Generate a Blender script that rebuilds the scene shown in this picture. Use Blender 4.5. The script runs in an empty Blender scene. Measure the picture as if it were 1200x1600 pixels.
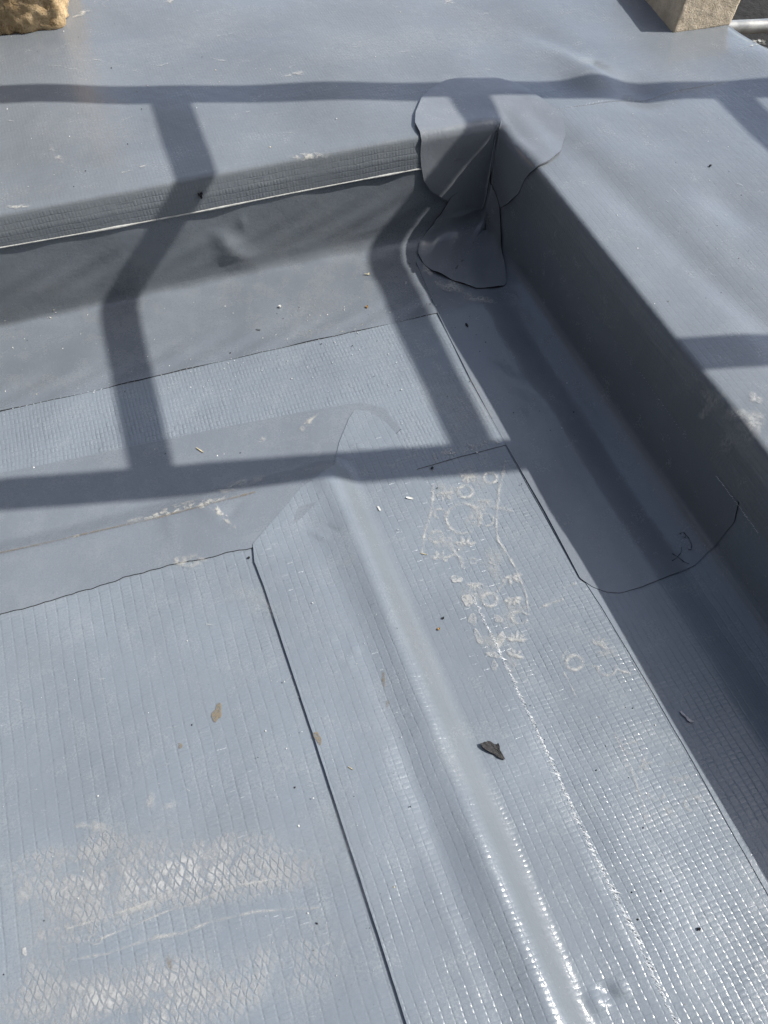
import bpy, bmesh, math, random
import numpy as np
from mathutils import Matrix, Vector

random.seed(7)
rng = np.random.default_rng(7)
scene = bpy.context.scene
col = scene.collection

# ------------------------------------------------------------------ camera, sky, sun, exposure
U = 0.65                                   # metres per calibration unit
HC = 1.28 * U                              # camera above gutter floor
HL = 0.28 * U                              # ledge above gutter floor
R = np.array([[0.93674, 0.29648, -0.18606],
              [-0.35002, 0.78881, -0.50524],
              [-0.00303, 0.5384, 0.84268]])
FPX = 1200.0
cam_d = bpy.data.cameras.new('camera')
cam_d.sensor_width = 36.0
cam_d.lens = 36.0 * FPX / 1600.0
cam_d.clip_start = 0.01
cam_d.clip_end = 500
cam = bpy.data.objects.new('camera', cam_d)
col.objects.link(cam)
m4 = Matrix([list(R[0]) + [0], list(R[1]) + [0], list(R[2]) + [HC], [0, 0, 0, 1]])
cam.matrix_world = Matrix.Translation((0, 0, HC)) @ m4.to_3x3().to_quaternion().to_matrix().to_4x4()
scene.camera = cam
scene.render.resolution_x, scene.render.resolution_y = 768, 1024
scene.cycles.transparent_max_bounces = 32

SUN = np.array([0.2415, -0.079, 0.27]); SUN = SUN / np.linalg.norm(SUN)   # towards the sun
elev = math.asin(SUN[2]); azim = math.atan2(SUN[0], SUN[1])
world = bpy.data.worlds.new('World'); scene.world = world; world.use_nodes = True
wn = world.node_tree.nodes; wl = world.node_tree.links; wn.clear()
sky = wn.new('ShaderNodeTexSky'); sky.sky_type = 'NISHITA'; sky.sun_disc = False
sky.sun_elevation = elev; sky.sun_rotation = azim; sky.air_density = 0.8; sky.dust_density = 1.2
bg = wn.new('ShaderNodeBackground'); bg.inputs['Strength'].default_value = 0.135
wo = wn.new('ShaderNodeOutputWorld')
tcw = wn.new('ShaderNodeTexCoord'); cn = wn.new('ShaderNodeTexNoise'); cn.inputs['Scale'].default_value = 2.6; cn.inputs['Detail'].default_value = 5; cn.inputs['Roughness'].default_value = 0.55
wl.new(tcw.outputs['Generated'], cn.inputs['Vector'])
mr = wn.new('ShaderNodeMapRange'); mr.inputs['From Min'].default_value = 0.42; mr.inputs['From Max'].default_value = 0.66; mr.inputs['To Min'].default_value = 0.12; mr.inputs['To Max'].default_value = 0.85
wl.new(cn.outputs['Fac'], mr.inputs['Value'])
bw = wn.new('ShaderNodeRGBToBW'); wl.new(sky.outputs[0], bw.inputs[0])
ml = wn.new('ShaderNodeMath'); ml.operation = 'MULTIPLY'; ml.inputs[1].default_value = 1.5; wl.new(bw.outputs[0], ml.inputs[0])
cmix = wn.new('ShaderNodeMix'); cmix.data_type = 'RGBA'; wl.new(mr.outputs[0], cmix.inputs[0]); wl.new(sky.outputs[0], cmix.inputs[6]); wl.new(ml.outputs[0], cmix.inputs[7])
wl.new(cmix.outputs[2], bg.inputs[0]); wl.new(bg.outputs[0], wo.inputs[0])
sd = bpy.data.lights.new('sun', 'SUN'); sd.energy = 2.9; sd.angle = math.radians(0.55); sd.color = (1.0, 0.97, 0.92)
so = bpy.data.objects.new('sun', sd); col.objects.link(so)
so.rotation_euler = Vector(-SUN).to_track_quat('-Z', 'Y').to_euler(); so.location = (3, -1.5, 4)
vs = scene.view_settings
vs.view_transform = 'Standard'; vs.look = 'None'; vs.gamma = 1.0; vs.exposure = 0.80; vs.use_curve_mapping = False

# ------------------------------------------------------------------ the shape of the roof corner
XR, YB, SH = 0.8345 * U + 0.004, 1.497 * U, 0.0558      # right ledge edge, back ledge edge, skew of the corner
WT = 0.005                                      # the upstands lean by this much
CAMP = np.array([0, 0, HC])

def ray(p):
    d = R @ np.array([p[0] - 600.0, -(p[1] - 800.0), -FPX]); return d / FPX
def plane_pt(p, z):
    d = ray(p); t = (z - HC) / d[2]; return CAMP + d * t
def to_ab(x, y): a = x - XR; return a, (y - YB) + SH * a
def to_world(a, b, z): return np.stack([XR + a, YB + b - SH * a, z], -1)
def smin(x, y, k):
    h = np.maximum(k - np.abs(x - y), 0) / k
    return np.minimum(x, y) - h * h * k * 0.25
def fillet(p0, p1, p2, r, n=14):
    p0, p1, p2 = map(np.array, (p0, p1, p2))
    u = (p0 - p1) / np.linalg.norm(p0 - p1); v = (p2 - p1) / np.linalg.norm(p2 - p1)
    ang = math.acos(np.clip(u @ v, -1, 1)); t = r / math.tan(ang / 2)
    A, B = p1 + u * t, p1 + v * t
    out = []
    for i in range(n + 1):                      # quadratic curve is close enough to an arc
        q = i / n; out.append((1 - q) ** 2 * A + 2 * q * (1 - q) * (p1 * 0.86 + (A + B) * 0.07) + q * q * B)
    return out
def profile(rc, rt=0.006):
    P = [np.array([-3.0, HL])] + fillet((-3, HL), (0, HL), (WT, 0), rt) + fillet((0, HL), (WT, 0), (3, 0), rc) + [np.array([3.0, 0])]
    P = np.array(P); D = P[:, 0]; Z = P[:, 1]
    q = np.concatenate([[0], np.cumsum(np.hypot(np.diff(D), np.diff(Z)))])
    return D, Z, q
DA, ZA, _ = profile(0.010)
DB, ZB, _ = profile(0.050)
DM, ZM, QM = profile(0.028)
QM = QM - np.interp(0.0, DM, QM)
def s2d(s): return np.interp(s, QM, DM)
def d2s(d): return np.interp(d, DM, QM)

# ridge where the field steps down to the gutter (from the photograph's ridge lines)
ZF = 0.014
fr = [to_ab(*plane_pt(p, ZF)[:2])[0] for p in ((757, 1310), (872, 1590))]
fb = [to_ab(*plane_pt(p, ZF)[:2])[1] for p in ((0, 868), (390, 774))]
DAF = -float(np.mean(fr)); DBF = -float(np.mean(fb)); FW = 0.026
print('ridge', DAF, DBF, fr, fb)

def gauss_px(p, z, r, h, rx=None, ang=0.0):
    w = plane_pt(p, z); a, b = to_ab(w[0], w[1]); return (a, b, r, rx or r, h, ang)
BUMPS = [gauss_px((922, 122), HL, 0.04, 0.011, 0.035), gauss_px((1005, 145), HL, 0.04, -0.010), gauss_px((890, 95), HL, 0.06, 0.002, 0.018, 0.35), gauss_px((850, 60), HL, 0.06, -0.0025, 0.03, 0.35), (0.006, -0.035, 0.045, 0.020, -0.007, 0.0), gauss_px((515, 752), ZF, 0.030, 0.005, 0.022),
         gauss_px((1090, 60), HL, 0.08, -0.004), gauss_px((1185, 90), HL, 0.05, 0.005),
         gauss_px((500, 300), HL, 0.25, 0.0015), gauss_px((800, 250), HL, 0.035, -0.003),
         gauss_px((1150, 330), HL, 0.05, -0.0035, 0.03), gauss_px((1080, 330), HL, 0.03, 0.002),
         gauss_px((1150, 640), HL, 0.06, 0.003),
         # dents and wrinkles on strip and gutter
         gauss_px((532, 1000), ZF, 0.007, -0.0011), gauss_px((553, 1018), ZF, 0.006, 0.0014), gauss_px((545, 1040), ZF, 0.005, 0.001),
         gauss_px((500, 838), ZF, 0.014, 0.0013, 0.004, 0.7), gauss_px((520, 828), ZF, 0.010, -0.0012, 0.004, 0.7),
         gauss_px((470, 860), ZF, 0.03, -0.0012), gauss_px((560, 700), 0, 0.012, 0.0014, 0.004, 1.0), gauss_px((540, 716), 0, 0.011, 0.001, 0.004, 1.0),
         gauss_px((930, 1565), 0, 0.008, 0.003), gauss_px((950, 1550), 0, 0.007, -0.003), gauss_px((970, 1545), 0, 0.006, 0.002),
         gauss_px((330, 800), ZF, 0.03, 0.002, 0.01, 0.6), gauss_px((360, 805), ZF, 0.02, -0.0015, 0.008, -0.9), gauss_px((270, 825), ZF, 0.02, 0.001, 0.01),
         gauss_px((700, 1430), ZF, 0.09, 0.0012, 0.01, 0), gauss_px((640, 1200), ZF, 0.12, -0.0013, 0.012, 0),
         gauss_px((930, 1330), 0, 0.14, -0.0016, 0.012, 0), gauss_px((1000, 1500), 0, 0.12, 0.001, 0.016, 0),
         gauss_px((840, 1040), 0, 0.10, -0.0012, 0.02, 0), gauss_px((800, 600), 0, 0.04, 0.002, 0.016, 0.3), gauss_px((832, 640), 0, 0.05, -0.0015, 0.016, 0.3)]
_g0 = to_ab(*plane_pt((890, 240), HL)[:2]); _g1 = to_ab(*plane_pt((1110, 440), HL)[:2]); _g2 = to_ab(*plane_pt((1190, 560), HL)[:2])
print('groove', _g0, _g1, _g2)

def height(a, b, detail=True):
    a = np.asarray(a, float); b = np.asarray(b, float)
    da, db = -a, -b
    dm = smin(da, db, 0.016)
    # cove at the foot: tight at the far left of the back wall, wide near the corner
    w = np.clip(0.75 - 0.9 * np.clip(da - 0.10, 0, 0.8), 0.05, 0.8)
    w = np.where(da < db, 0.42, w)
    z = np.interp(dm, DA, ZA) * (1 - w) + np.interp(dm, DB, ZB) * w
    # raised field with its fillet slope
    q = smin(da - DAF + FW, db - DBF + FW, 0.03) / FW
    q = np.clip(q, -0.25, 1.25)
    t = np.clip((q + 0.25) / 1.5, 0, 1); t = 0.35 * t + 0.65 * t * t * (3 - 2 * t)
    z = z + ZF * np.where(q <= -0.25, 0, np.where(q >= 1.25, 1, t))
    if not detail: return z
    # the ridge is a soft uneven roll
    z = z + (0.0028 + 0.0009 * np.sin(b * 19 + 1) + 0.0006 * np.sin(b * 47)) * np.exp(-((da - DAF - 0.006 - 0.002 * np.sin(b * 13)) / 0.015) ** 2) * np.clip((db - DBF + 0.01) / 0.05, 0, 1)
    z = z - 0.0018 * np.exp(-((da - DAF - 0.045 - 0.004 * np.sin(b * 11)) / 0.018) ** 2) * np.clip((db - DBF - 0.02) / 0.05, 0, 1)
    # waviness
    inw = 1 / (1 + np.exp(-(dm - 0.10) / 0.02))
    z = z + inw * (0.0007 * np.sin(a * 21 + 1.3 + 2 * np.sin(b * 5)) * np.sin(b * 13 + 0.4) + 0.0004 * np.sin(a * 47 + 3 * np.sin(b * 11)) )
    led = np.where(dm < -0.012, np.clip((-dm - 0.012) / 0.05, 0, 1), 0)
    z = z + led * (0.0024 * np.sin(a * 13 + 0.6) * np.sin(b * 9 + 2.2) + 0.0011 * np.sin(a * 31 + 2.1 * np.sin(b * 6)) + 0.0006 * np.sin(b * 37 + a * 11))
    # right gutter: two long soft ripples running along the wall
    g = np.exp(-((da - 0.088) / 0.018) ** 2) * 0.0030 - np.exp(-((da - 0.052) / 0.015) ** 2) * 0.0019
    z = z + g * np.clip((db - 0.06) / 0.06, 0, 1) * np.where(da < db, 1, 0) * (0.8 + 0.3 * np.sin(b * 9))
    # long dip on the right ledge
    if True:
        al = 0.052 + 0.045 * np.clip((-b - 0.02) / 0.35, 0, 1.4) 
        z = z - 0.0042 * np.exp(-((a - al) / 0.026) ** 2) * np.clip((-b + 0.05) / 0.06, 0, 1) * np.where(a > 0.01, 1, 0)
    for (ca, cb, r, rx, h, an) in BUMPS:
        dx, dy = a - ca, b - cb
        if an: c, s_ = math.cos(an), math.sin(an); dx, dy = dx * c + dy * s_, -dx * s_ + dy * c
        z = z + h * np.exp(-(dx / rx) ** 2 - (dy / r) ** 2)
    return z

def normal_ab(a, b, e=0.0006):
    zx = (height(a + e, b) - height(a - e, b)) / (2 * e)
    zy = (height(a, b + e) - height(a, b - e)) / (2 * e)
    n = np.stack([-zx - SH * 0, -zy, np.ones_like(zx)], -1)
    return n / np.linalg.norm(n, axis=-1, keepdims=True)

def surf(sa, sb, off=0.0):
    """point of the draped surface: sa, sb run down the profile of the right and back upstand"""
    a, b = -s2d(sa), -s2d(sb)
    z = height(a, b); n = normal_ab(a, b)
    P = to_world(a, b, z)
    o = np.asarray(off)
    return P + n * (o[..., None] if o.ndim else o), n

def hit(pts, n=0):
    """photo pixels -> (sa, sb) on the draped surface"""
    D = np.array([ray(p) for p in pts]); ts = np.linspace(0.45, 2.6, 700); out = []
    for k in range(0, len(D), 400):
        d = D[k:k + 400]
        Q = CAMP + d[:, None] * ts[None, :, None]
        a, b = to_ab(Q[..., 0], Q[..., 1]); f = Q[..., 2] - height(a, b, False)
        i = np.maximum(np.argmax(f < 0, 1), 2); lo, hi = ts[i - 2], ts[np.minimum(i + 1, 699)]
        for _ in range(18):
            m = (lo + hi) / 2; q = CAMP + d * m[:, None]; aa, bb = to_ab(q[:, 0], q[:, 1])
            below = q[:, 2] - height(aa, bb) < 0; hi = np.where(below, m, hi); lo = np.where(below, lo, m)
        q = CAMP + d * hi[:, None]; aa, bb = to_ab(q[:, 0], q[:, 1])
        out.append(np.stack([d2s(-aa), d2s(-bb)], -1))
    return np.concatenate(out)
def line(pts, dens=6):
    """hit a pixel polyline, with points added between the given ones"""
    P = []
    for p, q in zip(pts[:-1], pts[1:]):
        for i in range(dens): t = i / dens; P.append((p[0] * (1 - t) + q[0] * t, p[1] * (1 - t) + q[1] * t))
    P.append(pts[-1]); return hit(P)
def resample(L, n):
    L = np.asarray(L, float); q = np.concatenate([[0], np.cumsum(np.hypot(*np.diff(L, axis=0).T))])
    t = np.linspace(0, q[-1], n); return np.stack([np.interp(t, q, L[:, 0]), np.interp(t, q, L[:, 1])], -1)
def wob(n, amp, scale=9, seed=0):
    r = np.random.default_rng(seed); x = np.arange(n)
    y = np.zeros(n)
    for k in range(1, 4): y += np.interp(x, np.arange(0, n + scale, max(1, scale // k)), r.normal(size=len(np.arange(0, n + scale, max(1, scale // k))))) / k
    return amp * y

# ------------------------------------------------------------------ materials
class NT:
    def __init__(s, name):
        s.m = bpy.data.materials.new(name); s.m.use_nodes = True; s.t = s.m.node_tree; s.t.nodes.clear()
        s.out = s.n('ShaderNodeOutputMaterial')
    def n(s, typ, **kw):
        nd = s.t.nodes.new(typ)
        for k, v in kw.items(): setattr(nd, k, v)
        return nd
    def l(s, a, b): s.t.links.new(a, b)
    def val(s, sock, v):
        if isinstance(v, (int, float)): sock.default_value = v
        elif isinstance(v, tuple): sock.default_value = v
        else: s.l(v, sock)
    def math(s, op, a, b=None, clamp=False):
        nd = s.n('ShaderNodeMath', operation=op); nd.use_clamp = clamp
        s.val(nd.inputs[0], a)
        if b is not None: s.val(nd.inputs[1], b)
        return nd.outputs[0]
    def noise(s, vec, scale, detail=3.0, rough=0.55, dist=0.0):
        nd = s.n('ShaderNodeTexNoise'); nd.inputs['Scale'].default_value = scale; nd.inputs['Detail'].default_value = detail
        nd.inputs['Roughness'].default_value = rough; nd.inputs['Distortion'].default_value = dist
        s.l(vec, nd.inputs['Vector']); return nd.outputs['Fac']
    def ramp(s, v, lo, hi, a=0.0, b=1.0):
        nd = s.n('ShaderNodeMapRange'); nd.clamp = True
        s.val(nd.inputs['Value'], v); nd.inputs['From Min'].default_value = lo; nd.inputs['From Max'].default_value = hi
        nd.inputs['To Min'].default_value = a; nd.inputs['To Max'].default_value = b; return nd.outputs[0]
    def mix(s, f, a, b):
        nd = s.n('ShaderNodeMix', data_type='RGBA')
        s.val(nd.inputs[0], f)
        for sock, v in ((nd.inputs[6], a), (nd.inputs[7], b)):
            if isinstance(v, tuple): sock.default_value = v if len(v) == 4 else (*v, 1)
            else: s.l(v, sock)
        return nd.outputs[2]

def membrane(name, base, p1=None, p2=0.0046, amp=0.00016, rough=0.27, dust=0.35, groove=0.5, fine=0.00003, spots=0.5, spec=0.5, row=1.0):
    t = NT(name)
    uv = t.n('ShaderNodeUVMap').outputs[0]
    geo = t.n('ShaderNodeTexCoord').outputs['Object']
    bs = t.n('ShaderNodeBsdfPrincipled')
    big = t.noise(geo, 5.0, 4, 0.55, 0.4); mid = t.noise(geo, 28.0, 4, 0.6, 0.3); fin = t.noise(geo, 420.0, 3, 0.6); spk = t.noise(geo, 900.0, 2, 0.5)
    c0 = tuple(v * 0.90 for v in base); c1 = tuple(v * 1.09 for v in base)
    c = t.mix(t.ramp(big, 0.3, 0.7), c0, c1)
    # thin film of building dust, patchy
    f = t.math('MULTIPLY', t.ramp(mid, 0.48, 0.78), t.ramp(fin, 0.35, 0.65))
    c = t.mix(t.math('MULTIPLY', f, dust), c, (0.50, 0.48, 0.44))
    c = t.mix(t.math('MULTIPLY', t.ramp(spk, 0.70, 0.76), spots), c, (0.62, 0.60, 0.56))
    spd = t.noise(geo, 610.0, 2, 0.5)
    c = t.mix(t.math('MULTIPLY', t.ramp(spd, 0.71, 0.78), spots), c, (0.05, 0.05, 0.055))
    r = t.ramp(big, 0.25, 0.75, rough - 0.05, rough + 0.06)
    r = t.math('ADD', r, t.math('MULTIPLY', f, 0.25))
    r = t.math('ADD', r, t.ramp(fin, 0.3, 0.7, -0.03, 0.04))
    # scrim relief
    hsum = t.math('MULTIPLY', t.noise(geo, 260.0, 3, 0.6), fine * 8)
    hsum = t.math('ADD', hsum, t.math('MULTIPLY', t.noise(geo, 55.0, 2, 0.5), 0.0005))
    if p1:
        sep = t.n('ShaderNodeSeparateXYZ'); t.l(uv, sep.inputs[0])
        nz = t.n('ShaderNodeTexNoise'); nz.inputs['Scale'].default_value = 24; nz.inputs['Detail'].default_value = 2; t.l(uv, nz.inputs['Vector'])
        ns = t.n('ShaderNodeSeparateColor'); t.l(nz.outputs['Color'], ns.inputs[0])
        u = t.math('ADD', sep.outputs[0], t.math('MULTIPLY', t.math('SUBTRACT', ns.outputs[0], 0.5), 0.004))
        v = t.math('ADD', sep.outputs[1], t.math('MULTIPLY', t.math('SUBTRACT', ns.outputs[1], 0.5), 0.004))
        cu = t.math('ABSOLUTE', t.math('COSINE', t.math('MULTIPLY', u, math.pi / p1)))
        hx = t.math('SUBTRACT', 1.0, t.math('POWER', cu, 26.0))
        cell = t.math('FLOOR', t.math('DIVIDE', u, p1))
        # rows of every second column sit slightly off, like a real scrim
        sv = t.math('ABSOLUTE', t.math('SINE', t.math('ADD', t.math('MULTIPLY', v, math.pi / p2), t.math('MULTIPLY', t.math('SINE', t.math('MULTIPLY', cell, 12.9)), 0.35))))
        hy = t.math('POWER', sv, 0.8)
        wn_ = t.n('ShaderNodeTexWhiteNoise', noise_dimensions='2D')
        cx = t.n('ShaderNodeCombineXYZ'); t.l(cell, cx.inputs[0]); t.l(t.math('FLOOR', t.math('DIVIDE', v, p2)), cx.inputs[1]); t.l(cx.outputs[0], wn_.inputs['Vector'])
        var = t.ramp(wn_.outputs['Value'], 0, 1, 0.35, 1.45)
        str_ = t.math('MULTIPLY', t.ramp(t.noise(geo, 13.0, 4, 0.6), 0.32, 0.68, 0.30, 1.30), t.n('ShaderNodeAttribute', attribute_name='weave').outputs['Fac'])
        h = t.math('ADD', t.math('MULTIPLY', hx, groove), t.math('MULTIPLY', t.math('MULTIPLY', hy, hx), t.math('MULTIPLY', var, row)))
        hsum = t.math('ADD', hsum, t.math('MULTIPLY', t.math('MULTIPLY', h, str_), amp))
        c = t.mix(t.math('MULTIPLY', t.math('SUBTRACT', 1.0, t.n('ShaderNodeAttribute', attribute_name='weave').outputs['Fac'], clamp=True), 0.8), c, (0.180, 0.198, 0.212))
        # dirt caught in the grooves
        c = t.mix(t.math('MULTIPLY', t.math('POWER', cu, 30.0), 0.09), c, tuple(v * 0.55 for v in base))
    bp = t.n('ShaderNodeBump'); bp.inputs['Strength'].default_value = 1.0; bp.inputs['Distance'].default_value = 1.0
    t.l(hsum, bp.inputs['Height'])
    t.l(c, bs.inputs['Base Color']); t.l(r, bs.inputs['Roughness']); t.l(bp.outputs[0], bs.inputs['Normal'])
    bs.inputs['Specular IOR Level'].default_value = spec
    t.l(bs.outputs[0], t.out.inputs[0]); return t.m

def simple(name, colr, rough=0.6, var=0.25, scale=120.0, bump=0.0, spec=0.4):
    t = NT(name); geo = t.n('ShaderNodeTexCoord').outputs['Object']
    bs = t.n('ShaderNodeBsdfPrincipled'); f = t.noise(geo, scale, 4, 0.6)
    c = t.mix(t.ramp(f, 0.3, 0.7), tuple(v * (1 - var) for v in colr), tuple(min(1, v * (1 + var)) for v in colr))
    t.l(c, bs.inputs['Base Color']); bs.inputs['Roughness'].default_value = rough; bs.inputs['Specular IOR Level'].default_value = spec
    if bump:
        bp = t.n('ShaderNodeBump'); bp.inputs['Distance'].default_value = bump; bp.inputs['Strength'].default_value = 1.0
        t.l(f, bp.inputs['Height']); t.l(bp.outputs[0], bs.inputs['Normal'])
    t.l(bs.outputs[0], t.out.inputs[0]); return t.m

def film(name, colr, amount, scale=300.0, lo=0.35, hi=0.6, rough=0.8, diamond=False):
    """dust, glue or ink lying on the sheet: transparent where there is none"""
    t = NT(name); geo = t.n('ShaderNodeTexCoord').outputs['Object']
    at = t.n('ShaderNodeAttribute', attribute_name='cover').outputs['Fac']
    bs = t.n('ShaderNodeBsdfPrincipled'); bs.inputs['Base Color'].default_value = (*colr, 1); bs.inputs['Roughness'].default_value = rough
    bs.inputs['Specular IOR Level'].default_value = 0.2
    tr = t.n('ShaderNodeBsdfTransparent'); mx = t.n('ShaderNodeMixShader')
    f = t.ramp(t.noise(geo, scale, 4, 0.65, 0.3), lo, hi)
    if diamond:
        uv = t.n('ShaderNodeUVMap').outputs[0]; sep = t.n('ShaderNodeSeparateXYZ'); t.l(uv, sep.inputs[0])
        nz = t.n('ShaderNodeTexNoise'); nz.inputs['Scale'].default_value = 60; t.l(uv, nz.inputs['Vector'])
        ns = t.n('ShaderNodeSeparateColor'); t.l(nz.outputs['Color'], ns.inputs[0])
        u = t.math('ADD', t.math('DIVIDE', sep.outputs[0], 0.0080), t.math('MULTIPLY', ns.outputs[0], 1.1))
        v = t.math('ADD', t.math('DIVIDE', sep.outputs[1], 0.0165), t.math('MULTIPLY', ns.outputs[1], 0.8))
        d1 = t.math('PINGPONG', t.math('ADD', u, v), 0.5); d2 = t.math('PINGPONG', t.math('SUBTRACT', u, v), 0.5)
        cells = t.math('MULTIPLY', t.ramp(d1, 0.03, 0.14), t.ramp(d2, 0.03, 0.14))
        f = t.math('MULTIPLY', t.math('MULTIPLY', f, t.ramp(t.noise(geo, 26.0, 5, 0.65, 0.8), 0.33, 0.55)), t.math('MAXIMUM', cells, t.ramp(t.noise(geo, 45.0, 2, 0.5), 0.60, 0.70)))
    f = t.math('MULTIPLY', t.math('MULTIPLY', f, at), amount, clamp=True)
    t.l(f, mx.inputs[0]); t.l(tr.outputs[0], mx.inputs[1]); t.l(bs.outputs[0], mx.inputs[2]); t.l(mx.outputs[0], t.out.inputs[0])
    return t.m

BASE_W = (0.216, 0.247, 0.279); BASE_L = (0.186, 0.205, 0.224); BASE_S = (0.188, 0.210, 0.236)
M = dict(
    field=membrane('field membrane', BASE_W, 0.0125, 0.0046, 0.00010, 0.22, 0.18, 0.35, row=2.4),
    gutter=membrane('gutter membrane', BASE_W, 0.0085, 0.0052, 0.00030, 0.20, 0.16, groove=0.14, row=1.2),
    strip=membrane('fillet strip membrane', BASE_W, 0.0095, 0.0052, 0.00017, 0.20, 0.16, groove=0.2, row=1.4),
    ledge=membrane('ledge membrane', BASE_L, 0.0085, 0.0046, 0.00008, 0.15, 0.12, spots=0.35, spec=0.4),
    backwall=membrane('upstand membrane', (0.172, 0.192, 0.216), None, rough=0.25, dust=0.15, spec=0.6),
    ribbed=membrane('ribbed membrane', BASE_W, 0.0085, 0.0052, 0.00016, 0.18, 0.12, groove=0.6, row=0.7),
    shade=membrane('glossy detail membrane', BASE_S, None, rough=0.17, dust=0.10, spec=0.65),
    smooth=membrane('smooth detail membrane', BASE_S, None, rough=0.24, dust=0.15, spec=0.55),
    patch=membrane('corner patch membrane', (0.212, 0.230, 0.251), None, rough=0.15, dust=0.12, spots=0.2),
    edge_dark=simple('grimy gap-shade cut edge', (0.035, 0.037, 0.042), 0.7),  # grimy edge; its dark colour also paints in the shaded gap under laps
    edge_mid=simple('cut edge', (0.13, 0.14, 0.155), 0.6),
    edge_light=simple('pale cut edge', (0.52, 0.52, 0.49), 0.5),
    weld=simple('weld bead', (0.72, 0.74, 0.75), 0.12, 0.3, 500, 0.0, 0.8),
    dust=film('dust print', (0.54, 0.54, 0.52), 0.85, 200, 0.30, 0.64),
    faint=film('faint dust', (0.47, 0.475, 0.47), 0.26, 200, 0.35, 0.65),
    boot=film('boot dust', (0.50, 0.505, 0.50), 0.58, 150, 0.28, 0.58, diamond=True),
    glue=film('dried adhesive', (0.66, 0.64, 0.57), 0.75, 110, 0.44, 0.60, 0.45),
    mud=film('mud smear', (0.26, 0.215, 0.15), 0.75, 240, 0.30, 0.55),
    ink=film('pen ink', (0.012, 0.013, 0.016), 0.95, 300, 0.15, 0.35, 0.6),
)

# ------------------------------------------------------------------ mesh helpers
def link(name, verts, faces, mats, parent=None, uvs=None, midx=None, smooth=True, cover=None):
    me = bpy.data.meshes.new(name); me.from_pydata([tuple(v) for v in verts], [], [tuple(f) for f in faces])
    for m in (mats if isinstance(mats, (list, tuple)) else [mats]): me.materials.append(m)
    if uvs is not None:
        L = me.uv_layers.new(name='UVMap'); vi = np.zeros(len(me.loops), int); me.loops.foreach_get('vertex_index', vi)
        L.data.foreach_set('uv', np.asarray(uvs, np.float32)[vi].ravel())
    if midx is not None: me.polygons.foreach_set('material_index', np.asarray(midx, np.int32))
    if cover is not None:
        at = me.attributes.new('cover', 'FLOAT', 'POINT'); at.data.foreach_set('value', np.asarray(cover, np.float32))
    if smooth: me.polygons.foreach_set('use_smooth', np.ones(len(me.polygons), bool))
    me.update()
    o = bpy.data.objects.new(name, me); col.objects.link(o)
    if parent is not None: o.parent = parent
    return o
def tag(o, label=None, cat=None, group=None, kind=None):
    if label: o['label'] = label
    if cat: o['category'] = cat
    if group: o['group'] = group
    if kind: o['kind'] = kind
    return o

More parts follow.
